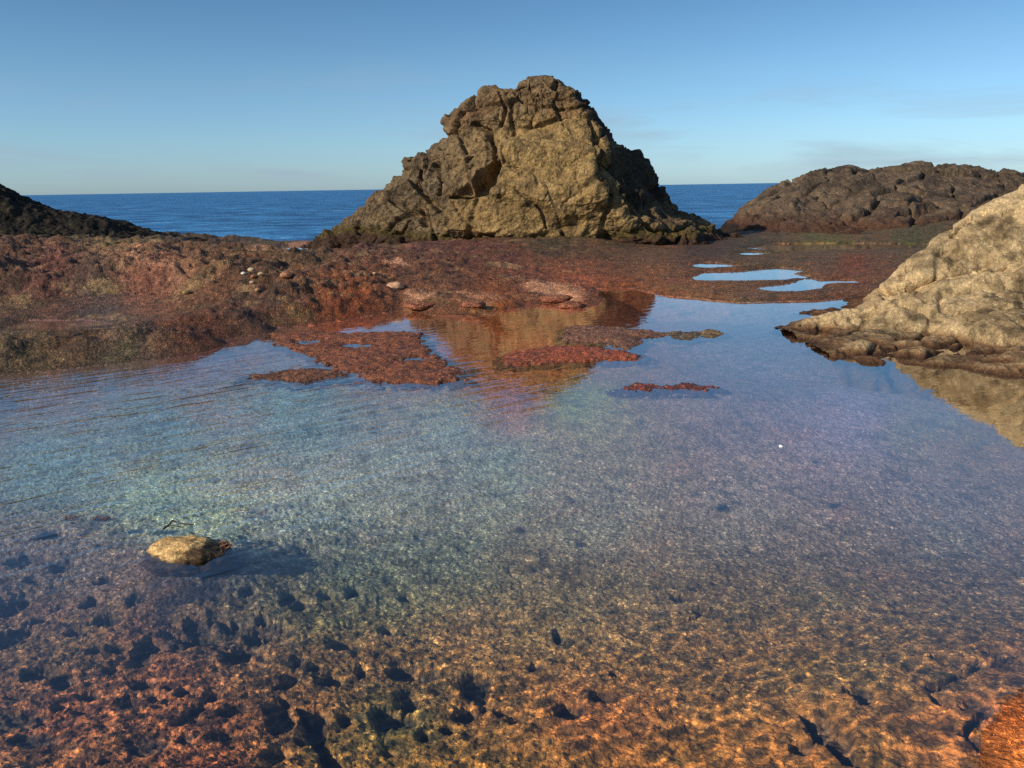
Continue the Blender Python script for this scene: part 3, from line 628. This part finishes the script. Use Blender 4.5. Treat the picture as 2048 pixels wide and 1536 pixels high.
blob([(900,398),(1000,380),(1060,410),(1100,450),(1060,470),(870,465),(862,420)], 0.16, 12)
seg([(998,378),(1035,382),(1069,406),(1085,425),(1092,455)], 3.5, 0.10); seg([(900,392),(925,397),(947,390)], 5, 0.25)
seg([(947,249),(975,262),(989,285),(992,318)], 6, 0.22); seg([(1181,247),(1186,275),(1202,300),(1200,350)], 6, 0.16)
seg([(1040,170),(1080,185),(1150,195)], 4, 0.10); seg([(1000,184),(1010,215),(1000,250)], 5, 0.16); seg([(1030,182),(1050,205),(1110,215),(1180,212)], 4, 0.16)
seg([(820,352),(842,380),(860,400),(880,420)], 7, 0.30); seg([(865,330),(880,350),(875,385)], 6, 0.22); seg([(780,400),(830,430)], 5, 0.16); seg([(833,345),(836,350)], 6, 0.3); seg([(841,351),(843,352)], 5, 0.3); seg([(838,420),(850,450)], 6, 0.25)
seg([(760,400),(740,430)], 5, 0.12); seg([(1240,330),(1260,380),(1290,440)], 6, 0.12)
d -= d[VS[..., 2] > 0.3].mean()+0.03
d += 0.10*np.exp(-(((qx-806)/16)**2+((qy-318)/14)**2))
d *= sstep(0, 1.4, hwid)[:, None]*0.9+0.1
VS2 = VS+NS*d[..., None]
ctr = np.array([0.9, YC, 0]); 
V_ = VS2.reshape(-1, 3)
top = VS2[-1].mean(0)+np.array([0, 0, 0.02]); V_ = np.vstack([V_, top])
Fq = grid_faces(NL, NU, True)
ti = len(V_)-1; base_i = (NL-1)*NU
half = NU//2*2
Ft = np.array([[base_i+j, base_i+(j+1) % NU, base_i+(j+2) % NU, ti] for j in range(0, half, 2)])
a = fbm(VS2, 0.8, 4, 420, 0.6)[..., None]; b = fbm(VS2, 3.0, 4, 421, 0.65)[..., None]; c2 = fbm(VS2, 10, 3, 422, 0.7)[..., None]
tn = lin((142,114,70)); br = lin((118,96,66)); dk = lin((44,38,32)); gy = lin((84,80,72)); pl = lin((178,150,100))
e = fbm(VS2, 1.6, 5, 424, 0.7)[..., None]; f5 = fbm(VS2, 5.5, 4, 425, 0.7)[..., None]
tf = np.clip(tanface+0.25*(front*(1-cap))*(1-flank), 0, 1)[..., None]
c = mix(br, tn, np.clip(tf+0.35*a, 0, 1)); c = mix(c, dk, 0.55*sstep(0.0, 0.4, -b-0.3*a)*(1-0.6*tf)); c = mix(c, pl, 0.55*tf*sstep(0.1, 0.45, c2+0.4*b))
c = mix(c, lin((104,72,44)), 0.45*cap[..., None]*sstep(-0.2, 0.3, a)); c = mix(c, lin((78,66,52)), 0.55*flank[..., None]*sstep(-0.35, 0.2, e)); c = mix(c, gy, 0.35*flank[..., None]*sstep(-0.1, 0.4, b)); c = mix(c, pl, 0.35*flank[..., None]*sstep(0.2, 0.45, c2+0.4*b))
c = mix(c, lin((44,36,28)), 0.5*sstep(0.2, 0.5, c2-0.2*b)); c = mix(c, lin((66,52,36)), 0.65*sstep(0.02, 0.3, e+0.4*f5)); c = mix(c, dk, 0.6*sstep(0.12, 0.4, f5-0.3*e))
# shade of the flank turned from the sun, painted into the basalt colour
lee_shade = sstep(0.25, 0.7, NS[..., 0]+0.25*a[..., 0])[..., None]
c = mix(c, lin((40,36,33)), 0.8*lee_shade)
zc = VS2[..., 2:3]+0.10*b+0.05*c2+0.10*np.interp(qx, [700, 860, 1230, 1400], [2.0, 0.0, 0.0, -1.0])[..., None]*0-0.0
zl = np.interp(qx, [600, 700, 860, 950, 1200, 1260, 1500], [0.3, 0.65, 0.45, 0.36, 0.36, 0.5, 0.4])[..., None]
c = mix(lin((78,64,32))*(1+0.8*c2), c, sstep(-0.06, 0.10, zc-zl)); c = mix(lin((60,42,30))*(1+0.8*c2), c, sstep(-0.16, 0.02, zc-zl+0.1))
c = c*(1+0.35*c2)
cv = np.vstack([c.reshape(-1, 3), c[-1].mean(0)])
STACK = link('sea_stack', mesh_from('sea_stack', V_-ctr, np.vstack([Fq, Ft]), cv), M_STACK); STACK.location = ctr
tag(STACK, 'tall conical sea stack of brown and tan basalt standing at the middle of the reef', 'sea stack')

# ------------------------------------------------------------------ small stones, weed, twig, shell
def stone(name, px, py, wpx, hz, label, cat, color, color2, mat, seed, group=None, pos=None, asp=0.8, sink=0.25, sub=5, algae=0.0, lump=0.22):
    import bmesh
    bm = bmesh.new(); bmesh.ops.create_icosphere(bm, subdivisions=sub, radius=1.0)
    me = bpy.data.meshes.new(name); bm.to_mesh(me); bm.free()
    v = np.zeros(len(me.vertices)*3, np.float32); me.vertices.foreach_get('co', v); v = v.reshape(-1, 3)
    n = v.copy(); q = v+seed*3.7
    dd = lump*fbm(q, 1.1, 3, seed)+0.10*ridged(q, 2.2, 3, seed+1)+0.03*fbm(q, 9, 3, seed+2)
    v = v*(1+dd)[:, None]
    p = pos if pos is not None else on_ground(px, py)
    w = wpx/F*np.hypot(p[1], HC)/2
    v = v*np.array([w, w*asp, hz/(1-sink)*0.62]); rz = seed*1.3 % 0.8-0.4
    cr, sr = math.cos(rz), math.sin(rz); v = np.stack([v[:, 0]*cr-v[:, 1]*sr, v[:, 0]*sr+v[:, 1]*cr, v[:, 2]], -1)
    me.vertices.foreach_set('co', v.astype(np.float32).ravel())
    me.polygons.foreach_set('use_smooth', np.ones(len(me.polygons), bool))
    t = sstep(-0.2, 0.4, fbm(q, 2, 4, seed+3))[:, None]; cc_ = mix(lin(color), lin(color2), t)*(1+0.4*fbm(q, 12, 3, seed+4))[:, None]
    if algae:
        al = sstep(-0.1, 0.25, n[:, 0]*0.75-n[:, 1]*0.35-0.25*n[:, 2]+0.02+0.6*fbm(q, 2.5, 4, seed+5)); cc_ = mix(cc_, lin((74,54,26))*(1+fbm(q, 14, 3, seed+6))[:, None], (algae*al)[:, None])
    if algae:
        zz_w = v[:, 2]+p[2]+hz*0.15; cc_ = mix(lin((70,48,30))*(1+fbm(q, 10, 3, seed+9))[:, None], cc_, sstep(-0.004, 0.012, zz_w+0.006*fbm(q, 4, 3, seed+8))[:, None])
    at = me.color_attributes.new('tint', 'FLOAT_COLOR', 'POINT'); c4 = np.ones((len(v), 4), np.float32); c4[:, :3] = np.clip(cc_, 0, 1); at.data.foreach_set('color', c4.ravel())
    o = link(name, me, mat); o.location = (p[0], p[1], p[2]+hz*0.15)
    me.update(); return tag(o, label, cat, group)

p = G(np.array(378), np.array(1098), 0.0); p[2] = -0.060
stone('stone', 0, 0, 160, 0.105, 'pale tan rounded stone with dark weed, breaking the water at lower left', 'stone', (206,166,104), (160,120,70), M_PALE, 31, pos=p, asp=0.75, algae=1.0, sub=6, lump=0.34)
PEB = [(487,547,13,'white pebble at the left end of the small pale group on the left reef',(236,226,206)),(503,539,20,'cream stone at the top of the small pale group on the left reef',(206,180,140)),(523,547,17,'tan stone at the right side of the small pale group on the left reef',(200,170,120)),
       (507,552,15,'orange brown stone in the middle of the small pale group on the left reef',(170,110,74)),(505,566,14,'pale pink stone just below the small pale group on the left reef',(214,170,140)),(516,580,16,'tan stone lowest of the small pale group on the left reef',(180,140,96)),
       (572,552,30,'flat orange tan stone to the right of the small pale group on the left reef',(170,118,78)),(373,586,20,'tan stone with weed to the left of the small pale group',(160,130,78)),
       (790,575,46,'wide flat tan rock on the reef in front of the stack\'s left foot',(204,156,116)),(749,547,10,'tiny pale pebble alone on the red reef in front of the stack\'s left foot',(220,180,140))]
for k, (a_, b_, w_, lab, cl) in enumerate(PEB):
    stone('stone', a_, b_+2, w_*0.75, w_/F*15*0.2, lab, 'stone', cl, tuple(int(v*0.72) for v in cl), M_PALE, 50+k*3, 'pale stones lying on the left reef', sub=4, lump=0.3)
for k, (a_, b_, w_, lab) in enumerate([(1112,600,60,'knobbly orange pink rock at the water\'s edge below the middle of the stack'),(1142,612,44,'small tan rock touching the water to the right of the knobbly orange pink one'),(840,614,52,'pink tan rock at the shore above the large red algae patch'),(948,612,40,'brown pink rock on the shore at the left of the stack\'s reflection')]):
    stone('rock', a_, b_, w_*1.1, 0.06, lab, 'rock', (150,92,62), (110,66,46), M_REEF, 90+k*5, 'orange rocks along the far shore of the pool', sub=5, lump=0.35)
# weed clumps: many short tapering blades on a low holdfast
m, nt = new_mat('brown_weed'); bs = nd(nt, 'ShaderNodeBsdfPrincipled'); g_ = nd(nt, 'ShaderNodeNewGeometry')
L(nt, mixc(nt, g_.outputs['Random Per Island'], (0.10, 0.045, 0.018), (0.30, 0.13, 0.05)), bs.inputs['Base Color']); bs.inputs['Roughness'].default_value = 0.5
L(nt, bs.outputs[0], nd(nt, 'ShaderNodeOutputMaterial').inputs[0]); M_WEED = m
def blades(base, n, spread, length, rng, up=0.6):
    Vb = []; Fb = []
    for i in range(n):
        a_ = rng.uniform(0, 6.283); r = math.sqrt(rng.uniform())
        o_ = base+np.array([math.cos(a_)*spread[0]*r, math.sin(a_)*spread[1]*r, 0]); th = rng.uniform(0, 6.283); l = length*rng.uniform(0.5, 1.2)
        dr = np.array([math.cos(th), math.sin(th), 0]); sd_ = np.array([-dr[1], dr[0], 0])*l*0.14
        k = len(Vb); uz = up*rng.uniform(0.3, 1)
        m1_ = o_+dr*l*0.45+np.array([0, 0, l*uz*0.7]); e_ = o_+dr*l*0.9+np.array([0, 0, l*uz*0.8])
        Vb += [o_-sd_*0.6, o_+sd_*0.6, m1_+sd_, m1_-sd_, e_+sd_*.3, e_-sd_*.3]; Fb += [(k, k+1, k+2, k+3), (k+3, k+2, k+4, k+5)]
    return Vb, Fb
rg = np.random.default_rng(5)
for (a_, b_, sx_, sy_, n_, lab) in [(142,1035,0.035,0.02,90,'small rusty weed clump poking out at the far left of the tan stone'),(205,1036,0.06,0.022,150,'longer rusty weed clump just right of the small one, left of the tan stone'),(440,1094,0.05,0.05,260,'brown weed tuft clinging to the right side of the tan stone')]:
    p = G(np.array(a_), np.array(b_), 0.0); p[2] = -0.012 if n_ < 200 else -0.005
    vb, fb = blades(np.zeros(3), n_, (sx_, sy_), 0.03, rg); me = mesh_from('weed_clump', np.array(vb), np.array(fb), None, False)
    o = link('weed_clump', me, M_WEED); o.location = p; tag(o, lab, 'seaweed', 'weed clumps around the tan stone')
# dark twig
def tube(pts, r0, r1, n=7):
    pts = np.array(pts, float); Vt = []; Ft_ = []
    for i, p_ in enumerate(pts):
        t = pts[min(i+1, len(pts)-1)]-pts[max(i-1, 0)]; t /= np.linalg.norm(t); s1 = np.cross(t, [0, 0, 1.0]); s1 /= np.linalg.norm(s1)+1e-9; s2 = np.cross(t, s1)
        r = r0+(r1-r0)*i/(len(pts)-1)
        for k in range(n): Vt.append(p_+r*(math.cos(6.283*k/n)*s1+math.sin(6.283*k/n)*s2))
        if i: Ft_ += [((i-1)*n+k, (i-1)*n+(k+1) % n, i*n+(k+1) % n, i*n+k) for k in range(n)]
    return Vt, Ft_
c0 = G(np.array(360), np.array(1046), 0)
tw = [G(np.array(x_), np.array(y_), z_)-c0 for x_, y_, z_ in [(326,1058,-.005),(338,1050,.006),(345,1041,.016),(356,1045,.008),(370,1048,.006),(388,1049,.0)]]
tv, tf_ = tube(tw, 0.006, 0.003); tw2 = [tw[1], G(np.array(350), np.array(1052), .004)-c0, G(np.array(368), np.array(1054), -.004)-c0]; tv2, tf2 = tube(tw2, 0.004, 0.002)
m, nt = new_mat('wet_wood'); bs = nd(nt, 'ShaderNodeBsdfPrincipled'); g_ = nd(nt, 'ShaderNodeNewGeometry')
L(nt, mixc(nt, noise_n(nt, g_.outputs['Position'], 150), (0.02, 0.016, 0.012), (0.07, 0.05, 0.035)), bs.inputs['Base Color']); bs.inputs['Roughness'].default_value = 0.45; L(nt, bs.outputs[0], nd(nt, 'ShaderNodeOutputMaterial').inputs[0])
o = link('twig', mesh_from('twig', np.array(tv+tv2), np.array(tf_+[tuple(i+len(tv) for i in f) for f in tf2])), m); o.location = c0
tag(o, 'bent dark twig sticking out of the water just above the tan stone', 'twig')
p = G(np.array(1562), np.array(893), 0.0); p[2] = 0.0
stone('shell', 0, 0, 8, 0.010, 'tiny white shell fragment floating alone on the right side of the pool', 'shell', (250,250,245), (235,235,230), M_PALE, 77, pos=p, sub=3, lump=0.3)

# ------------------------------------------------------------------ turf of short algae on the land (uncountable)
m, nt = new_mat('algae_turf'); bs = nd(nt, 'ShaderNodeBsdfPrincipled'); L(nt, nd(nt, 'ShaderNodeVertexColor', layer_name='tint').outputs['Color'], bs.inputs['Base Color'])
bs.inputs['Roughness'].default_value = 0.7; L(nt, bs.outputs[0], nd(nt, 'ShaderNodeOutputMaterial').inputs[0]); M_TURF = m
vis = (s < -0.02) & (QX > -60) & (QX < 2110) & (Y < 17) & (QY > 480)
idx = np.argwhere(vis); nt_ = 45000
ww = np.ones(len(idx)); pick = RNG.choice(len(idx), nt_)
ij = idx[pick]; bx = X[ij[:, 0], ij[:, 1]]+RNG.normal(0, .01, nt_); by = Y[ij[:, 0], ij[:, 1]]; bz = Z[ij[:, 0], ij[:, 1]]-0.004
# sparse where the turf noise is low
kp = fbm(P3(bx, by), 2.5, 3, 81) > -0.1; bx, by, bz, ij = bx[kp], by[kp], bz[kp], ij[kp]; n_ = len(bx)
th = RNG.uniform(0, 6.283, n_); ln = (0.004+0.0014*by)*RNG.uniform(0.5, 1.3, n_)
b0 = np.stack([bx, by, bz], -1); dr = np.stack([np.cos(th), np.sin(th), np.zeros(n_)], -1); sd_ = np.stack([-np.sin(th), np.cos(th), np.zeros(n_)], -1)
w_ = ln[:, None]*0.35
tip = b0+dr*ln[:, None]*0.5+np.stack([np.zeros(n_), np.zeros(n_), ln*RNG.uniform(0.5, 1.0, n_)], -1)
Vt = np.stack([b0-sd_*w_, b0+sd_*w_, tip], 1).reshape(-1, 3)
tc = col[ij[:, 0], ij[:, 1]]*RNG.uniform(0.6, 1.7, (n_, 1)); tc = np.repeat(tc, 3, 0)
o = link('algae_turf', mesh_from('algae_turf', Vt, np.arange(n_*3).reshape(-1, 3), tc, False), M_TURF); tag(o, kind='stuff')
o['label'] = 'short brown and red algae turf covering the reef'; o['category'] = 'algae'

# ------------------------------------------------------------------ water of the pool
WXn, WYn = 60, 60
def water_mesh():
    xs = np.linspace(-1, 1, 2)
    V_ = []; 
    ys = np.linspace(0.3, 21.5, 40)
    for y in ys:
        for k in np.linspace(-1, 1, 40): V_.append((k*(2.2+y*0.9), y, 0))
    return mesh_from('pool_water', np.array(V_), grid_faces(40, 40), None, True)
m, nt = new_mat('pool_water')
geo = nd(nt, 'ShaderNodeNewGeometry'); pos = geo.outputs['Position']
mr = nd(nt, 'ShaderNodeMapping'); mr.inputs['Rotation'].default_value = (0, 0, math.radians(-36)); L(nt, pos, mr.inputs['Vector'])
mp = nd(nt, 'ShaderNodeMapping'); mp.inputs['Scale'].default_value = (0.28, 1.5, 1); L(nt, mr.outputs[0], mp.inputs['Vector'])
rip = noise_n(nt, mp.outputs[0], 6.0, 1.5, 0.4, 0.6)
mp2 = nd(nt, 'ShaderNodeMapping'); mp2.inputs['Rotation'].default_value = (0, 0, math.radians(20)); mp2.inputs['Scale'].default_value = (0.6, 1.3, 1); L(nt, pos, mp2.inputs['Vector'])
rip2 = noise_n(nt, mp2.outputs[0], 14, 2, 0.5, 0.2)
# breeze: strongest at the left middle
sx = nd(nt, 'ShaderNodeSeparateXYZ'); L(nt, pos, sx.inputs[0])
br_ = nd(nt, 'ShaderNodeMapRange'); br_.inputs['From Min'].default_value = 0.8; br_.inputs['From Max'].default_value = -1.8; br_.interpolation_type = 'SMOOTHSTEP'; L(nt, sx.outputs['X'], br_.inputs['Value'])
by_ = nd(nt, 'ShaderNodeMapRange'); by_.inputs['From Min'].default_value = 2.6; by_.inputs['From Max'].default_value = 4.2; by_.interpolation_type = 'SMOOTHSTEP'; L(nt, sx.outputs['Y'], by_.inputs['Value'])
far = nd(nt, 'ShaderNodeMapRange'); far.inputs['From Min'].default_value = 8.5; far.inputs['From Max'].default_value = 6.0; far.interpolation_type = 'SMOOTHSTEP'; L(nt, sx.outputs['Y'], far.inputs['Value'])
br2 = math_n(nt, 'MULTIPLY', math_n(nt, 'MULTIPLY', br_.outputs[0], by_.outputs[0]), far.outputs[0])
gust = ramp_n(nt, noise_n(nt, pos, 0.6, 2), [(0.3, 0.4), (0.65, 1.0)])
amp_ = math_n(nt, 'MULTIPLY_ADD', math_n(nt, 'MULTIPLY', br2, gust), 0.0215, 0.0012)
hgt = math_n(nt, 'MULTIPLY', math_n(nt, 'ADD', rip, math_n(nt, 'MULTIPLY', rip2, 0.25)), amp_)
bp = nd(nt, 'ShaderNodeBump'); bp.inputs['Strength'].default_value = 1.0; bp.inputs['Distance'].default_value = 1.0; L(nt, hgt, bp.inputs['Height'])
dt = nd(nt, 'ShaderNodeVectorMath', operation='DOT_PRODUCT'); L(nt, geo.outputs['Incoming'], dt.inputs[0]); L(nt, bp.outputs[0], dt.inputs[1])
cs_ = math_n(nt, 'MAXIMUM', math_n(nt, 'ABSOLUTE', dt.outputs['Value']), 0.02)
frv = math_n(nt, 'MULTIPLY_ADD', math_n(nt, 'POWER', math_n(nt, 'SUBTRACT', 1.0, cs_), 3.3), 0.98, 0.02)   # Schlick, the same from above and below
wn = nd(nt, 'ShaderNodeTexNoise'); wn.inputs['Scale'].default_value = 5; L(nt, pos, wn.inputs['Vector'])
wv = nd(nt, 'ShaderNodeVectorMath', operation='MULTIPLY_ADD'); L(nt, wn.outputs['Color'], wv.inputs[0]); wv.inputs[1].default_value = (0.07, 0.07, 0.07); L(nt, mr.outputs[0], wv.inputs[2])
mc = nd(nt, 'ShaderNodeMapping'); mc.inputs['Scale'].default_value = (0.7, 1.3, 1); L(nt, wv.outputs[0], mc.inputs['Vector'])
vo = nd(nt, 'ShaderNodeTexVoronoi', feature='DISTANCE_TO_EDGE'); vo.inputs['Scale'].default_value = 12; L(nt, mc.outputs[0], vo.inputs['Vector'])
caustic_net = ramp_n(nt, vo.outputs['Distance'], [(0.0, 1.0), (0.07, 0.8), (0.16, 0.15), (0.3, 0.0)])
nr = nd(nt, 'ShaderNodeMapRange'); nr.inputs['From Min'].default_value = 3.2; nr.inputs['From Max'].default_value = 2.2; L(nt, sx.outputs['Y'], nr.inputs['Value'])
tc2 = mixc(nt, math_n(nt, 'MULTIPLY', caustic_net, nr.outputs[0]), (0.82, 0.86, 0.84), (2.3, 2.0, 1.4))  # caustic light lines painted into the near water's tint
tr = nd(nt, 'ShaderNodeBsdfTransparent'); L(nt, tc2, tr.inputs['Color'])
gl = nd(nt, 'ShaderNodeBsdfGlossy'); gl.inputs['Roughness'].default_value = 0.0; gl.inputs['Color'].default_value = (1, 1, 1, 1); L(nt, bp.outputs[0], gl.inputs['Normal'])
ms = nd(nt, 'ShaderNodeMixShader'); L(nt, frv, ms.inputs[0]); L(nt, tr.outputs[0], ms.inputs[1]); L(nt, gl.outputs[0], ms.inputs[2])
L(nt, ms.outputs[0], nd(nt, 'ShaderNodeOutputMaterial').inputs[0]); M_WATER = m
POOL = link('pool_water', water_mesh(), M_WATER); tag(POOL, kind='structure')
# the far puddles beyond the big sheet lie at the same level
me = mesh_from('puddle_water', np.array([(-3.5, 21.5, 0), (13, 21.5, 0), (13, 24.0, 0), (-3.5, 24.0, 0), (-7.6, 21.5, 0), (-7.6, 25.0, 0), (-3.5, 25.0, 0)]), np.array([[0, 1, 2, 3], [4, 0, 6, 5]])); o = link('puddle_water', me, M_WATER); tag(o, kind='structure')

# ------------------------------------------------------------------ the sea
rr = np.concatenate([np.linspace(24, 80, 40), np.geomspace(80, 30000, 80)[1:]]); th = np.linspace(math.radians(-75), math.radians(75), 90)
RR, TT = np.meshgrid(rr, th, indexing='ij'); Vs = P3(RR*np.sin(TT), RR*np.cos(TT), -2.2+0*RR).reshape(-1, 3)
m, nt = new_mat('sea_water'); geo = nd(nt, 'ShaderNodeNewGeometry'); pos = geo.outputs['Position']
mp = nd(nt, 'ShaderNodeMapping'); mp.inputs['Scale'].default_value = (0.4, 0.7, 1); L(nt, pos, mp.inputs['Vector'])
w1 = noise_n(nt, mp.outputs[0], 0.35, 6, 0.7, 0.3); w2 = noise_n(nt, mp.outputs[0], 0.03, 3, 0.5)
bp = nd(nt, 'ShaderNodeBump'); bp.inputs['Strength'].default_value = 1.0; bp.inputs['Distance'].default_value = 1.5; L(nt, math_n(nt, 'ADD', w1, math_n(nt, 'MULTIPLY', w2, 2.0)), bp.inputs['Height'])
foam = ramp_n(nt, noise_n(nt, mp.outputs[0], 0.35, 5, 0.7), [(0.67, 0.0), (0.71, 0.8)])
base = mixc(nt, ramp_n(nt, w1, [(0.42, 0.0), (0.6, 1.0)]), (0.006, 0.06, 0.18), (0.06, 0.27, 0.52))
base = mixc(nt, foam, base, (0.75, 0.8, 0.82))
df = nd(nt, 'ShaderNodeBsdfPrincipled'); L(nt, base, df.inputs['Base Color']); df.inputs['Roughness'].default_value = 0.35; df.inputs['IOR'].default_value = 1.333; L(nt, bp.outputs[0], df.inputs['Normal'])
df.inputs['Specular IOR Level'].default_value = 0.18
L(nt, df.outputs[0], nd(nt, 'ShaderNodeOutputMaterial').inputs[0])
o = link('sea', mesh_from('sea', Vs, grid_faces(len(rr), len(th))), m); tag(o, kind='structure')

# ------------------------------------------------------------------ light
SUN_EL = math.radians(27); SUN_AZ = math.radians(-121)        # azimuth from +Y, clockwise seen from above
w = bpy.data.worlds.new('World'); SC.world = w; w.use_nodes = True; nt = w.node_tree; nt.nodes.clear()
sky = nd(nt, 'ShaderNodeTexSky', sky_type='NISHITA'); sky.sun_disc = False; sky.sun_elevation = SUN_EL; sky.sun_rotation = SUN_AZ
sky.air_density = 1.0; sky.dust_density = 0.3; sky.ozone_density = 2.0; sky.altitude = 0
bg = nd(nt, 'ShaderNodeBackground'); bg.inputs['Strength'].default_value = 0.09
tc_ = nd(nt, 'ShaderNodeTexCoord'); sxyz = nd(nt, 'ShaderNodeSeparateXYZ'); L(nt, tc_.outputs['Generated'], sxyz.inputs[0])
# thin cloud wisps low in the sky
cm = nd(nt, 'ShaderNodeMapping'); cm.inputs['Scale'].default_value = (1.0, 1.0, 7.0); L(nt, tc_.outputs['Generated'], cm.inputs['Vector'])
cl = noise_n(nt, cm.outputs[0], 3.2, 5, 0.6, 0.4)
band = ramp_n(nt, sxyz.outputs['Z'], [(0.0, 0.0), (0.02, 1.0), (0.07, 0.7), (0.16, 0.0)])
cf = math_n(nt, 'MULTIPLY', ramp_n(nt, cl, [(0.50, 0.0), (0.70, 0.6)]), band)
grade = ramp_n(nt, sxyz.outputs['Z'], [(0.0, (0.66, 0.98, 1.55)), (0.06, (0.70, 1.0, 1.38)), (0.13, (0.67, 0.95, 1.2)), (0.205, (0.56, 0.84, 1.06)), (0.35, (0.80, 1.06, 1.28)), (0.6, (1.0, 1.15, 1.35))])
skc = mixc(nt, cf, mixc(nt, 1.0, sky.outputs[0], grade, 'MULTIPLY'), (3.6, 4.5, 5.6))
L(nt, skc, bg.inputs['Color']); L(nt, bg.outputs[0], nd(nt, 'ShaderNodeOutputWorld').inputs[0])
sd = bpy.data.lights.new('sun', 'SUN'); sd.energy = 4.4; sd.angle = math.radians(0.5); sd.color = (1.0, 0.90, 0.76)
so = bpy.data.objects.new('sun', sd); COL.objects.link(so)
S = Vector((math.sin(SUN_AZ)*math.cos(SUN_EL), math.cos(SUN_AZ)*math.cos(SUN_EL), math.sin(SUN_EL)))
so.rotation_euler = (-S).to_track_quat('-Z', 'Y').to_euler(); so.location = (-20, -20, 20)

# ------------------------------------------------------------------ camera
cd = bpy.data.cameras.new('camera'); co = bpy.data.objects.new('camera', cd); COL.objects.link(co); SC.camera = co
cd.sensor_width = 36; cd.lens = 36*F/2048; cd.clip_start = 0.05; cd.clip_end = 60000
Mx = Matrix(((Rv[0], Uv[0], -Fv[0], 0), (Rv[1], Uv[1], -Fv[1], 0), (Rv[2], Uv[2], -Fv[2], HC), (0, 0, 0, 1))); co.matrix_world = Mx
SC.view_settings.view_transform = 'Standard'; SC.view_settings.look = 'None'; SC.view_settings.gamma = 1; SC.view_settings.exposure = 0.1
SC.cycles.max_bounces = 8; SC.cycles.transparent_max_bounces = 16

SC.cycles.use_denoising = False
